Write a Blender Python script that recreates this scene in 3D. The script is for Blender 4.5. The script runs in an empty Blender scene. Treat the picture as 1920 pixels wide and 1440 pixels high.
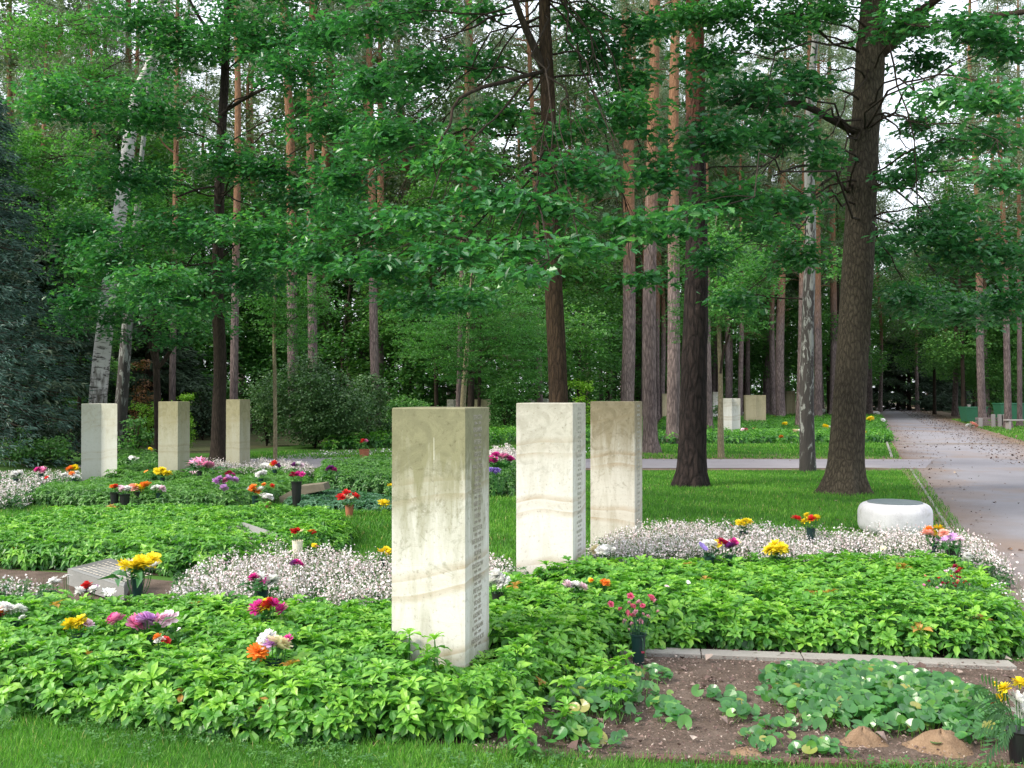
import bpy, math, random
import numpy as np
from mathutils import Vector
rs = np.random.RandomState(7)
random.seed(7)
R = math.radians
# ------------------------------------------------------------------ camera
F = 1870.0; CX = 960.0; CY = 720.0; HZ = 737.0; EYE = 1.6
PITCH = math.atan((HZ - CY) / F)
scene = bpy.context.scene
cam_d = bpy.data.cameras.new("camera"); cam = bpy.data.objects.new("camera", cam_d)
scene.collection.objects.link(cam); scene.camera = cam
cam.location = (0, 0, EYE); cam.rotation_euler = (math.pi/2 + PITCH, 0, 0)
cam_d.sensor_width = 36.0; cam_d.lens = 36.0 * F / 1920.0
cam_d.clip_start = 0.05; cam_d.clip_end = 1500
scene.render.resolution_x = 1024; scene.render.resolution_y = 768
scene.view_settings.view_transform = 'Standard'
try: scene.view_settings.look = 'None'
except Exception: pass
scene.view_settings.gamma = 1.0
scene.view_settings.exposure = 1.05
# ------------------------------------------------------------------ world / sun
SUN_EL, SUN_AZ = 40.0, 246.0          # azimuth clockwise from +Y (view direction): behind and left of the camera
w = bpy.data.worlds.new("World"); scene.world = w; w.use_nodes = True
nt = w.node_tree; nt.nodes.clear()
sky = nt.nodes.new('ShaderNodeTexSky'); sky.sky_type = 'NISHITA'; sky.sun_disc = False
sky.sun_elevation = R(SUN_EL); sky.sun_rotation = R(SUN_AZ)
sky.air_density = 1.0; sky.dust_density = 4.0; sky.ozone_density = 1.0
bg = nt.nodes.new('ShaderNodeBackground'); bg.inputs['Strength'].default_value = 0.13
out = nt.nodes.new('ShaderNodeOutputWorld')
veil = nt.nodes.new('ShaderNodeMix'); veil.data_type = 'RGBA'; veil.inputs[0].default_value = .72   # thin bright cloud over the blue
veil.inputs[7].default_value = (7.6, 7.9, 8.4, 1); nt.links.new(sky.outputs[0], veil.inputs[6])
nt.links.new(veil.outputs[2], bg.inputs['Color']); nt.links.new(bg.outputs[0], out.inputs['Surface'])
sd = bpy.data.lights.new("sun", 'SUN'); sd.energy = 2.3; sd.angle = R(17); sd.color = (1.0, 0.93, 0.80)
sun = bpy.data.objects.new("sun", sd); scene.collection.objects.link(sun)
az, el = R(SUN_AZ), R(SUN_EL)
sdir = Vector((math.sin(az)*math.cos(el), math.cos(az)*math.cos(el), math.sin(el)))
sun.rotation_euler = sdir.to_track_quat('Z', 'Y').to_euler()
scene.cycles.max_bounces = 6; scene.cycles.diffuse_bounces = 3; scene.cycles.glossy_bounces = 2
scene.cycles.transmission_bounces = 3; scene.cycles.transparent_max_bounces = 4
scene.cycles.sample_clamp_indirect = 4.0

# ------------------------------------------------------------------ pixel -> world
cp, sp = math.cos(PITCH), math.sin(PITCH)
def ray(px, py):
    x = (px-CX)/F; z = (CY-py)/F
    return (x, cp - z*sp, sp + z*cp)
def G(px, py, z=0.0):
    r = ray(px, py); t = (z-EYE)/r[2]
    return (r[0]*t, r[1]*t, z)
def A(px, py, D):
    r = ray(px, py); t = D/r[1]
    return (r[0]*t, D, EYE + r[2]*t)
# ------------------------------------------------------------------ objects
COL = scene.collection
def tag(o, label=None, cat=None, group=None, kind=None):
    if label: o['label'] = label
    if cat: o['category'] = cat
    if group: o['group'] = group
    if kind: o['kind'] = kind
    return o
def empty(name, loc, rz=0.0):
    o = bpy.data.objects.new(name, None); COL.objects.link(o)
    o.location = loc; o.rotation_euler = (0, 0, rz); o.empty_display_size = .1
    return o
class MB:
    def __init__(s): s.V = []; s.F = {}; s.R = []; s.n = 0
    def add(s, v, faces, rnd=0.5):
        v = np.asarray(v, float).reshape(-1, 3)
        if isinstance(faces, dict): fd = faces
        else:
            fd = {}
            for f in faces: fd.setdefault(len(f), []).append(f)
        for k, f in fd.items():
            s.F.setdefault(k, []).append(np.asarray(f, int).reshape(-1, k) + s.n)
        s.V.append(v); s.R.append(np.broadcast_to(np.asarray(rnd, float), (len(v),)).copy()); s.n += len(v)
    def scatter(s, tpl, M, T, rnd):
        tv, tf = tpl[:2]; n = len(T)
        if n == 0: return
        v = np.einsum('nij,vj->nvi', M, tv) + T[:, None, :]
        k0 = len(tv); off = (np.arange(n)*k0)
        fd = {k: (np.asarray(f)[None, :, :] + off[:, None, None]).reshape(-1, k) for k, f in tf.items()}
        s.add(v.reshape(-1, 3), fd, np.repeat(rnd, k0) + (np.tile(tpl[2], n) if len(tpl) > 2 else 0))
    def mesh(s, name, smooth=False):
        me = bpy.data.meshes.new(name)
        V = np.concatenate(s.V).astype(np.float32)
        tot = []; loops = []
        for k, l in s.F.items():
            f = np.concatenate(l); loops.append(f.ravel()); tot.append(np.full(len(f), k))
        loops = np.concatenate(loops).astype(np.int32); tot = np.concatenate(tot).astype(np.int32)
        start = np.concatenate([[0], np.cumsum(tot)[:-1]]).astype(np.int32)
        me.vertices.add(len(V)); me.vertices.foreach_set('co', V.ravel())
        me.loops.add(len(loops)); me.loops.foreach_set('vertex_index', loops)
        me.polygons.add(len(tot)); me.polygons.foreach_set('loop_start', start); me.polygons.foreach_set('loop_total', tot)
        me.polygons.foreach_set('use_smooth', np.full(len(tot), bool(smooth)))
        at = me.attributes.new('rnd', 'FLOAT', 'POINT'); at.data.foreach_set('value', np.concatenate(s.R).astype(np.float32))
        me.update(calc_edges=True)
        return me
    def build(s, name, mat, parent=None, smooth=False, loc=None):
        me = s.mesh(name, smooth); me.materials.append(mat)
        o = bpy.data.objects.new(name, me); COL.objects.link(o)
        if parent: o.parent = parent
        if loc is not None: o.location = loc
        return o
def obj(name, me, parent=None, loc=None):
    o = bpy.data.objects.new(name, me); COL.objects.link(o)
    if parent: o.parent = parent
    if loc is not None: o.location = loc
    return o
def box_geo(mb, c, s, rz=0.0, bev=0.0, rnd=0.5):
    x, y, z = s[0]/2, s[1]/2, s[2]/2; b = min(bev, x*.9, y*.9, z*.9)
    ca, sa = math.cos(rz), math.sin(rz)
    if b <= 0:
        v = [(sx*x, sy*y, sz*z) for sz in (-1, 1) for sx, sy in ((-1,-1),(1,-1),(1,1),(-1,1))]
        f = [(3,2,1,0),(4,5,6,7),(0,1,5,4),(1,2,6,5),(2,3,7,6),(3,0,4,7)]
    else:
        v = []
        for zz, ins in ((-z, b), (-z+b, 0), (z-b, 0), (z, b)):
            for sx, sy in ((-1,-1),(1,-1),(1,1),(-1,1)): v.append((sx*(x-ins), sy*(y-ins), zz))
        f = [(3,2,1,0),(12,13,14,15)]
        for l in range(3):
            for i in range(4): j = (i+1) % 4; f.append((l*4+i, l*4+j, l*4+4+j, l*4+4+i))
    v = np.array(v, float)
    v = np.stack([v[:,0]*ca - v[:,1]*sa + c[0], v[:,0]*sa + v[:,1]*ca + c[1], v[:,2] + c[2]], 1)
    mb.add(v, f, rnd)
def tube(mb, pts, rad, k=8, rnd=0.5, lump=None, cap=False):
    P = np.asarray(pts, float); n = len(P); rad = np.broadcast_to(np.asarray(rad, float), (n,))
    T = np.gradient(P, axis=0); T /= np.linalg.norm(T, axis=1)[:, None] + 1e-9
    ref = np.array([1., 0, 0]) if abs(T[:, 0]).mean() < .7 else np.array([0, 0, 1.])
    U = np.cross(T, ref); U /= np.linalg.norm(U, axis=1)[:, None] + 1e-9
    W = np.cross(T, U)
    a = np.arange(k)*2*math.pi/k
    rr = rad[:, None]*np.ones((1, k))
    if lump is not None: rr = rr*lump
    v = P[:, None, :] + rr[..., None]*(np.cos(a)[None, :, None]*U[:, None, :] + np.sin(a)[None, :, None]*W[:, None, :])
    i = np.arange(n-1)[:, None]*k; j = np.arange(k)[None, :]; j2 = (j+1) % k
    q = np.stack([i+j, i+j2, i+k+j2, i+k+j], -1).reshape(-1, 4)
    fd = {4: q}
    if cap: fd[k] = np.array([np.arange(k) + (n-1)*k])
    mb.add(v.reshape(-1, 3), fd, rnd)
def euler(rx, ry, rz):
    cx, sx, cy, sy, cz, sz = np.cos(rx), np.sin(rx), np.cos(ry), np.sin(ry), np.cos(rz), np.sin(rz)
    M = np.empty((len(rz), 3, 3))
    M[:,0,0]=cz*cy; M[:,0,1]=cz*sy*sx-sz*cx; M[:,0,2]=cz*sy*cx+sz*sx
    M[:,1,0]=sz*cy; M[:,1,1]=sz*sy*sx+cz*cx; M[:,1,2]=sz*sy*cx-cz*sx
    M[:,2,0]=-sy;   M[:,2,1]=cy*sx;          M[:,2,2]=cy*cx
    return M
def merge_tpl(parts):
    V = []; Fd = {}; n = 0
    for v, f in parts:
        V.append(v)
        for k, a in f.items(): Fd.setdefault(k, []).append(np.asarray(a)+n)
        n += len(v)
    return np.concatenate(V), {k: np.concatenate(a) for k, a in Fd.items()}
def xf(tpl, M=None, T=(0,0,0), s=1.0):
    v = tpl[0]*s
    if M is not None: v = v @ np.asarray(M).T
    return (v + np.asarray(T), tpl[1])
def eu1(rx, ry, rz): return euler(np.array([rx]), np.array([ry]), np.array([rz]))[0]
# ------------------------------------------------------------------ materials
MATS = {}
def new_mat(name):
    m = bpy.data.materials.new(name); m.use_nodes = True; nt = m.node_tree; nt.nodes.clear()
    o = nt.nodes.new('ShaderNodeOutputMaterial'); p = nt.nodes.new('ShaderNodeBsdfPrincipled')
    nt.links.new(p.outputs[0], o.inputs['Surface'])
    return m, nt, p, o
def N(nt, typ, **kw):
    n = nt.nodes.new(typ)
    for k, v in kw.items():
        if k in n.inputs: n.inputs[k].default_value = v
        else: setattr(n, k, v)
    return n
def ramp(nt, src, stops, interp='LINEAR'):
    r = nt.nodes.new('ShaderNodeValToRGB'); r.color_ramp.interpolation = interp
    el = r.color_ramp.elements
    while len(el) < len(stops): el.new(0.5)
    for e, (p, c) in zip(el, stops): e.position = p; e.color = (*c, 1)
    nt.links.new(src, r.inputs[0]); return r.outputs[0]
def mixc(nt, fac, a, b, mode='MIX'):
    m = nt.nodes.new('ShaderNodeMix'); m.data_type = 'RGBA'; m.blend_type = mode
    for sock, val in ((m.inputs[0], fac), (m.inputs[6], a), (m.inputs[7], b)):
        if isinstance(val, bpy.types.NodeSocket): nt.links.new(val, sock)
        elif isinstance(val, (int, float)): sock.default_value = val
        else: sock.default_value = (*val, 1)
    return m.outputs[2]
def coord(nt, kind='Object', scale=(1,1,1), rot=(0,0,0)):
    t = nt.nodes.new('ShaderNodeTexCoord'); m = nt.nodes.new('ShaderNodeMapping')
    m.inputs['Scale'].default_value = scale; m.inputs['Rotation'].default_value = rot
    nt.links.new(t.outputs[kind], m.inputs[0]); return m.outputs[0]
def noise(nt, vec, scale, detail=4, rough=.55, dist=0.0):
    n = N(nt, 'ShaderNodeTexNoise', Scale=scale, Detail=detail, Roughness=rough, Distortion=dist)
    nt.links.new(vec, n.inputs['Vector']); return n.outputs['Fac']
def bump(nt, p, h, strength=.5, dist=.02):
    b = N(nt, 'ShaderNodeBump', Strength=strength, Distance=dist)
    nt.links.new(h, b.inputs['Height']); nt.links.new(b.outputs[0], p.inputs['Normal'])
def leaf_mat(name, stops, trans=.35, rough=.45, spec=.5, tcol=1.6):
    m, nt, p, o = new_mat(name)
    a = N(nt, 'ShaderNodeAttribute', attribute_name='rnd')
    c = ramp(nt, a.outputs['Fac'], stops)
    nt.links.new(c, p.inputs['Base Color']); p.inputs['Roughness'].default_value = rough
    p.inputs['Specular IOR Level'].default_value = spec
    tr = nt.nodes.new('ShaderNodeBsdfTranslucent')
    tc = mixc(nt, 1.0, c, (tcol*.95, tcol*1.15, tcol*.5), 'MULTIPLY')
    nt.links.new(tc, tr.inputs['Color'])
    ms = nt.nodes.new('ShaderNodeMixShader'); ms.inputs[0].default_value = trans
    nt.links.new(p.outputs[0], ms.inputs[1]); nt.links.new(tr.outputs[0], ms.inputs[2])
    nt.links.new(ms.outputs[0], o.inputs['Surface'])
    return m
def plain(name, col, rough=.6, var=.15, scale=20, bstr=0.0):
    m, nt, p, o = new_mat(name)
    v = coord(nt); n = noise(nt, v, scale)
    c = mixc(nt, n, tuple(x*(1-var) for x in col), tuple(min(1, x*(1+var)) for x in col))
    nt.links.new(c, p.inputs['Base Color']); p.inputs['Roughness'].default_value = rough
    if bstr: bump(nt, p, n, bstr)
    return m
def petal_mat(col, var=.2):
    key = ('petal',)+tuple(col)
    if key in MATS: return MATS[key]
    dk = tuple(c*(1-var*1.6) for c in col); lt = tuple(min(.95, c*(1+var)+.03) for c in col)
    m = leaf_mat('petal', [(0, dk), (.5, col), (1, lt)], trans=.25, rough=.6, spec=.2, tcol=1.0)
    m.node_tree.nodes  # petals transmit their own colour
    for n in m.node_tree.nodes:
        if n.type == 'MIX': n.inputs[7].default_value = (1, 1, 1, 1)
    MATS[key] = m; return m
M_PACH = leaf_mat('pachysandra_leaf', [(0,(.02,.09,.025)),(.3,(.05,.18,.028)),(.65,(.12,.32,.04)),(.955,(.27,.50,.06)),(.98,(.45,.33,.05)),(1,(.4,.22,.05))], trans=.3, rough=.42)
M_PACHF = leaf_mat('groundcover_leaf', [(0,(.03,.10,.035)),(.5,(.07,.19,.045)),(1,(.13,.29,.06))], trans=.3, rough=.45)
M_IVY = leaf_mat('bluish_leaf', [(0,(.03,.09,.05)),(.5,(.05,.15,.08)),(1,(.10,.23,.13))], trans=.25)
M_ASAR = leaf_mat('round_leaf', [(0,(.03,.12,.03)),(.5,(.055,.19,.045)),(.9,(.12,.29,.05)),(1,(.30,.30,.08))], trans=.25, rough=.28, spec=.6)
M_OAK = leaf_mat('oak_leaf', [(0,(.014,.075,.031)),(.4,(.031,.135,.050)),(.8,(.063,.215,.068)),(1,(.13,.32,.08))], trans=.36, rough=.36, spec=.6)
M_UNDER = leaf_mat('understory_leaf', [(0,(.03,.10,.028)),(.5,(.07,.20,.05)),(1,(.17,.33,.09))], trans=.35, rough=.5)
M_BIRCHL = leaf_mat('birch_leaf', [(0,(.035,.13,.035)),(.5,(.07,.22,.055)),(1,(.16,.35,.10))], trans=.4, rough=.45)
M_PINEN = leaf_mat('pine_needles', [(0,(.045,.085,.045)),(.5,(.10,.155,.085)),(1,(.20,.25,.14))], trans=.25, rough=.6)
M_SPR = leaf_mat('blue_spruce_needles', [(0,(.012,.045,.035)),(.5,(.03,.085,.065)),(1,(.10,.19,.155))], trans=.1, rough=.55)
M_DARKF = leaf_mat('dark_conifer_leaf', [(0,(.008,.028,.012)),(1,(.025,.06,.022))], trans=.1, rough=.7)
M_SHRUB = leaf_mat('shrub_leaf', [(0,(.03,.08,.03)),(.5,(.06,.14,.05)),(1,(.17,.27,.12))], trans=.25, rough=.4)
M_RED = leaf_mat('russet_leaf', [(0,(.12,.06,.03)),(1,(.28,.13,.06))], trans=.3)
M_LIME = leaf_mat('lime_leaf', [(0,(.10,.25,.02)),(1,(.26,.46,.04))], trans=.3)
M_GRASS = leaf_mat('grass_blade', [(0,(.03,.11,.012)),(.5,(.075,.23,.025)),(.85,(.16,.36,.045)),(.95,(.25,.40,.08)),(1,(.40,.38,.16))], trans=.3, rough=.5, spec=.3)
M_STEM = leaf_mat('stem', [(0,(.10,.16,.05)),(1,(.16,.24,.08))], trans=.0)
M_WHITEF = leaf_mat('white_floret', [(0,(.52,.36,.38)),(.3,(.72,.60,.61)),(.7,(.82,.76,.76)),(1,(.88,.86,.86))], trans=.2, tcol=1.0)
for n in M_WHITEF.node_tree.nodes:
    if n.type == 'MIX': n.inputs[7].default_value = (1, 1, 1, 1)
M_LITTER = leaf_mat('leaf_litter', [(0,(.03,.018,.012)),(.6,(.09,.045,.03)),(.9,(.22,.13,.08)),(1,(.42,.33,.24))], trans=.0, rough=.7)
M_CHIP = leaf_mat('bark_chip', [(0,(.05,.03,.025)),(.5,(.16,.10,.085)),(.85,(.28,.21,.18)),(1,(.42,.35,.30))], trans=.0, rough=.85)
M_VASE = plain('dark_green_plastic', (.008,.03,.03), .3, .2)
M_BLACKP = plain('black_plastic', (.012,.012,.014), .35, .2)
M_TERRA = plain('terracotta', (.32,.12,.06), .8, .2)
M_BLUEP = plain('blue_foil', (.03,.08,.35), .3, .2)
M_PAPER = plain('cream_paper', (.75,.68,.55), .6, .15)
M_WPAPER = plain('white_card', (.8,.8,.8), .6, .05)
M_GREENP = plain('green_container', (.018,.12,.06), .5, .15, 6)
M_INSC = plain('inscription_grey', (.33,.30,.25), .9, .35, 60)
M_INSC2 = plain('faded_inscription_grey', (.42,.40,.35), .9, .3, 60)
M_WOODG = plain('grey_timber', (.20,.16,.15), .8, .3, 30)
M_CONC = plain('concrete_bin', (.30,.28,.27), .9, .2, 30)

def stone_mat(name, base, vein, stain, veinamt=.75, stainamt=.75, tilt=.13, seed=0.0, zt=1.54):
    m, nt, p, o = new_mat(name)
    t = nt.nodes.new('ShaderNodeTexCoord'); mp = nt.nodes.new('ShaderNodeMapping')
    mp.inputs['Location'].default_value = (seed*3.1, seed*1.7, seed*2.3); mp.inputs['Rotation'].default_value = (0, tilt, .2)
    nt.links.new(t.outputs['Object'], mp.inputs[0]); v = mp.outputs[0]
    w1 = N(nt, 'ShaderNodeTexWave', wave_type='BANDS', bands_direction='Z', Scale=.62, Distortion=5.5, Detail=3, **{'Detail Scale': .55, 'Detail Roughness': .6})
    nt.links.new(v, w1.inputs['Vector'])
    k = ramp(nt, w1.outputs['Fac'], [(0,(0,0,0)),(.70,(0,0,0)),(.84,(.6,.6,.6)),(.93,(.95,.95,.95)),(.95,(.05,.05,.05)),(1,(.35,.35,.35))])
    w2 = N(nt, 'ShaderNodeTexWave', wave_type='BANDS', bands_direction='Z', Scale=3.1, Distortion=5, Detail=3, **{'Detail Scale': .7})
    nt.links.new(v, w2.inputs['Vector'])
    k2 = ramp(nt, w2.outputs['Fac'], [(0,(0,0,0)),(.94,(0,0,0)),(.985,(.22,.22,.22)),(1,(0,0,0))])
    kk = mixc(nt, 1.0, k, k2, 'ADD')
    n1 = noise(nt, v, 5, 5); vv = mixc(nt, 1.0, kk, ramp(nt, n1, [(.25,(.2,.2,.2)),(.65,(1,1,1))]), 'MULTIPLY')
    vf = nt.nodes.new('ShaderNodeMath'); vf.operation = 'MULTIPLY'; vf.inputs[1].default_value = veinamt; nt.links.new(vv, vf.inputs[0])
    c = mixc(nt, vf.outputs[0], base, vein)
    # weather stain running down from the top
    sx = nt.nodes.new('ShaderNodeSeparateXYZ'); nt.links.new(t.outputs['Object'], sx.inputs[0])
    mr = N(nt, 'ShaderNodeMapRange'); mr.inputs[1].default_value = zt*.42; mr.inputs[2].default_value = zt
    nt.links.new(sx.outputs[2], mr.inputs[0])
    sv = coord(nt, 'Object', (5.5, 5.5, .9)); n2 = noise(nt, sv, 1.6, 5, .65, .4)
    ad = nt.nodes.new('ShaderNodeMath'); ad.operation = 'MULTIPLY_ADD'; ad.inputs[1].default_value = .5
    nt.links.new(mr.outputs[0], ad.inputs[0]); nt.links.new(n2, ad.inputs[2])
    st = ramp(nt, ad.outputs[0], [(.48,(0,0,0)),(.62,(.35,.35,.35)),(.85,(1,1,1))])
    sf = nt.nodes.new('ShaderNodeMath'); sf.operation = 'MULTIPLY'; sf.inputs[1].default_value = stainamt; nt.links.new(st, sf.inputs[0])
    c = mixc(nt, sf.outputs[0], c, stain)
    # lichen and algae blotches, thicker towards the top
    nb_ = noise(nt, t.outputs['Object'], 7, 8, .75, .8)
    ab = nt.nodes.new('ShaderNodeMath'); ab.operation = 'MULTIPLY_ADD'; ab.inputs[1].default_value = .16; nt.links.new(mr.outputs[0], ab.inputs[0]); nt.links.new(nb_, ab.inputs[2])
    c = mixc(nt, ramp(nt, ab.outputs[0], [(.57,(0,0,0)),(.66,(stainamt*.55,)*3),(.75,(stainamt*.8,)*3)]), c, tuple(x*.75 for x in stain))
    mt = N(nt, 'ShaderNodeMapRange'); mt.inputs[1].default_value = zt-.09; mt.inputs[2].default_value = zt+.02; nt.links.new(sx.outputs[2], mt.inputs[0])
    ms_ = nt.nodes.new('ShaderNodeMath'); ms_.operation = 'MULTIPLY'; nt.links.new(mt.outputs[0], ms_.inputs[0]); nt.links.new(nb_, ms_.inputs[1])
    c = mixc(nt, ms_.outputs[0], c, tuple(x*.6 for x in stain))
    n3 = noise(nt, t.outputs['Object'], 45, 6, .7)
    spk = ramp(nt, n3, [(.30,(.40,.37,.31)),(.43,(1,1,1)),(.8,(1.0,1.0,1.0))])
    c = mixc(nt, .55, c, spk, 'MULTIPLY')
    nt.links.new(c, p.inputs['Base Color']); p.inputs['Roughness'].default_value = .85
    p.inputs['Specular IOR Level'].default_value = .2
    bump(nt, p, n3, .35, .006)
    return m
def bark_mat(name, dark, light, sc=(14,14,3), bs=.9, kind='plate', top=None, z0=6.5, z1=9.0, bd=.03):
    m, nt, p, o = new_mat(name)
    v = coord(nt, 'Object', sc)
    vo = N(nt, 'ShaderNodeTexVoronoi', feature='DISTANCE_TO_EDGE', Scale=1.0)
    nz = N(nt, 'ShaderNodeTexNoise', Scale=1.5, Detail=4); nt.links.new(v, nz.inputs['Vector'])
    ve = mixc(nt, .35, v, nz.outputs['Color'], 'ADD'); nt.links.new(ve, vo.inputs['Vector'])
    h = ramp(nt, vo.outputs['Distance'], [(0,(0,0,0)),(.28,(1,1,1))])
    n = noise(nt, v, 2.4, 6, .7)
    f = mixc(nt, .5, h, ramp(nt, n, [(.3,(0,0,0)),(.7,(1,1,1))]), 'MIX')
    c = mixc(nt, f, dark, light)
    big = noise(nt, coord(nt, 'Object', (1,1,.5)), 1.6, 3)
    c = mixc(nt, 1.0, c, ramp(nt, big, [(.3,(.7,.7,.7)),(.7,(1.15,1.15,1.1))]), 'MULTIPLY')
    if top:
        t = nt.nodes.new('ShaderNodeTexCoord'); sx = nt.nodes.new('ShaderNodeSeparateXYZ'); nt.links.new(t.outputs['Object'], sx.inputs[0])
        nn = noise(nt, coord(nt, 'Object', (5,5,2)), 1.2, 4)
        ad = nt.nodes.new('ShaderNodeMath'); ad.operation = 'MULTIPLY_ADD'; ad.inputs[1].default_value = 4.0
        nt.links.new(nn, ad.inputs[0]); nt.links.new(sx.outputs[2], ad.inputs[2])
        mr = N(nt, 'ShaderNodeMapRange'); mr.inputs[1].default_value = z0+2; mr.inputs[2].default_value = z1+2
        nt.links.new(ad.outputs[0], mr.inputs[0])
        tc = mixc(nt, f, tuple(x*.55 for x in top), top)
        c = mixc(nt, mr.outputs[0], c, tc)
    nt.links.new(c, p.inputs['Base Color']); p.inputs['Roughness'].default_value = .9
    p.inputs['Specular IOR Level'].default_value = .15
    bump(nt, p, f, bs, bd)
    return m
M_OAKB = bark_mat('oak_bark', (.028,.023,.018), (.125,.105,.08), (22,22,7), 1.0, bd=.035)
M_OAKD = bark_mat('dark_oak_bark', (.025,.018,.014), (.10,.065,.042), (26,26,5), 1.0)
M_OAKL = bark_mat('slim_oak_bark', (.018,.014,.012), (.055,.042,.034), (24,24,5), .8)
M_PINED = bark_mat('dark_pine_bark', (.009,.008,.009), (.055,.040,.038), (11,11,3.0), 1.0, top=(.20,.085,.05), z0=6.0, z1=7.5, bd=.05)
M_PINEB = bark_mat('pine_bark', (.065,.05,.052), (.31,.24,.235), (11,11,3.0), 1.0, top=(.31,.17,.10), z0=5.0, z1=8.5, bd=.04)
M_TWIG = bark_mat('twig_bark', (.02,.015,.012), (.06,.045,.035), (20,20,5), .5)
M_SAPB = bark_mat('sapling_bark', (.12,.10,.06), (.34,.30,.20), (30,30,8), .4)
def birch_mat(name, z0=1.2, z1=3.0, sh=0.0):
    m, nt, p, o = new_mat(name)
    v = coord(nt, 'Object', (3,3,11)); n = noise(nt, v, 1.6, 5, .6, .6)
    c = ramp(nt, n, [(.30+sh,(.02,.018,.018)),(.40+sh,(.10,.09,.09)),(.46+sh,(.45,.43,.43)),(1,(.60,.59,.60))])
    t = nt.nodes.new('ShaderNodeTexCoord'); sx = nt.nodes.new('ShaderNodeSeparateXYZ'); nt.links.new(t.outputs['Object'], sx.inputs[0])
    n2 = noise(nt, coord(nt, 'Object', (6,6,2.2)), 1.5, 5, .6)
    ad = nt.nodes.new('ShaderNodeMath'); ad.operation = 'MULTIPLY_ADD'; ad.inputs[1].default_value = -4.5
    nt.links.new(n2, ad.inputs[0]); nt.links.new(sx.outputs[2], ad.inputs[2])
    mr = N(nt, 'ShaderNodeMapRange'); mr.inputs[1].default_value = z0-2.3; mr.inputs[2].default_value = z1-2.3; nt.links.new(ad.outputs[0], mr.inputs[0])
    dk = ramp(nt, n2, [(.3,(.015,.014,.013)),(.7,(.06,.05,.04))])
    c = mixc(nt, mr.outputs[0], dk, c)
    nt.links.new(c, p.inputs['Base Color']); p.inputs['Roughness'].default_value = .7
    bump(nt, p, n2, .6, .02); return m
M_BIRCH = birch_mat('birch_bark', 1.0, 2.2)
def flaky():
    m, nt, p, o = new_mat('dark_birch_bark')
    v = coord(nt, 'Object', (7,7,2.0)); n = noise(nt, v, 1.5, 6, .62, 1.0)
    t = nt.nodes.new('ShaderNodeTexCoord'); sx = nt.nodes.new('ShaderNodeSeparateXYZ'); nt.links.new(t.outputs['Object'], sx.inputs[0])
    mr = N(nt, 'ShaderNodeMapRange'); mr.inputs[1].default_value = .2; mr.inputs[2].default_value = 6.0; mr.inputs[3].default_value = -.09; mr.inputs[4].default_value = .10; nt.links.new(sx.outputs[2], mr.inputs[0])
    ad = nt.nodes.new('ShaderNodeMath'); nt.links.new(n, ad.inputs[0]); nt.links.new(mr.outputs[0], ad.inputs[1])
    c = ramp(nt, ad.outputs[0], [(0,(.015,.014,.014)),(.50,(.035,.03,.028)),(.55,(.20,.21,.20)),(1,(.33,.33,.33))])
    nt.links.new(c, p.inputs['Base Color']); p.inputs['Roughness'].default_value = .8; bump(nt, p, n, 1.0, .04); return m
M_BIRCHD = flaky()
def ground_mat(name, stops, sc=3.0, fine=60, bs=.4, rough=.95, spots=None):
    m, nt, p, o = new_mat(name)
    v = coord(nt, 'Object'); n = noise(nt, v, sc, 6, .6); n2 = noise(nt, v, fine, 4, .7)
    mixn = mixc(nt, .45, n, n2)
    c = ramp(nt, mixn, stops)
    if spots:
        n3 = noise(nt, v, spots[0], 4, .6); c = mixc(nt, ramp(nt, n3, [(spots[1],(0,0,0)),(spots[2],(1,1,1))]), c, spots[3])
    nt.links.new(c, p.inputs['Base Color']); p.inputs['Roughness'].default_value = rough
    p.inputs['Specular IOR Level'].default_value = .15
    bump(nt, p, n2, bs, .01); return m
M_LAWN = ground_mat('lawn_ground', [(.3,(.025,.075,.012)),(.5,(.05,.13,.02)),(.7,(.085,.18,.035))], .8, 90, .6, spots=(.35,.55,.75,(.12,.12,.05)))
M_SOIL = ground_mat('soil', [(.3,(.045,.033,.025)),(.5,(.115,.085,.068)),(.7,(.20,.155,.128))], 5, 70, 1.0, spots=(60,.66,.72,(.40,.33,.29)))
M_SAND = ground_mat('sandy_soil', [(.3,(.16,.10,.06)),(.7,(.33,.23,.15))], 12, 120, .8)
M_BEDSOIL = ground_mat('bed_soil', [(.3,(.02,.015,.01)),(.7,(.06,.045,.03))], 8, 60, .8)
M_PATH = ground_mat('fine_gravel_path', [(.3,(.18,.17,.185)),(.5,(.25,.24,.26)),(.7,(.30,.29,.31))], .5, 160, .35, spots=(.30,.52,.70,(.25,.19,.16)))
M_PATH2 = ground_mat('side_path', [(.3,(.22,.20,.22)),(.7,(.34,.32,.34))], .7, 160, .35)
M_VERGE = ground_mat('needle_litter_verge', [(.3,(.13,.09,.065)),(.5,(.20,.145,.105)),(.7,(.26,.20,.155))], 1.2, 90, .6, spots=(.9,.55,.7,(.08,.12,.03)))
M_KERB = ground_mat('concrete_kerb', [(.3,(.21,.20,.185)),(.7,(.34,.32,.29))], 3, 110, .4, spots=(14,.6,.75,(.13,.12,.09)))
M_BRICK = ground_mat('brick_edging', [(.3,(.10,.05,.05)),(.7,(.18,.10,.095))], 6, 80, .6)
M_GRAN = ground_mat('white_granite', [(.35,(.42,.41,.43)),(.5,(.62,.61,.63)),(.65,(.72,.71,.73))], 5, 170, .3, rough=.65, spots=(9,.55,.8,(.40,.39,.35)))
M_SLATE = ground_mat('slate_disc', [(.3,(.10,.13,.14)),(.7,(.20,.24,.25))], 6, 60, .2, rough=.4)
M_GREYST = ground_mat('grey_gravestone', [(.3,(.17,.175,.17)),(.7,(.29,.29,.28))], 4, 140, .4, rough=.7)
M_BROWNST = ground_mat('brown_gravestone', [(.3,(.13,.115,.085)),(.7,(.25,.22,.165))], 7, 100, .5)

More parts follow.
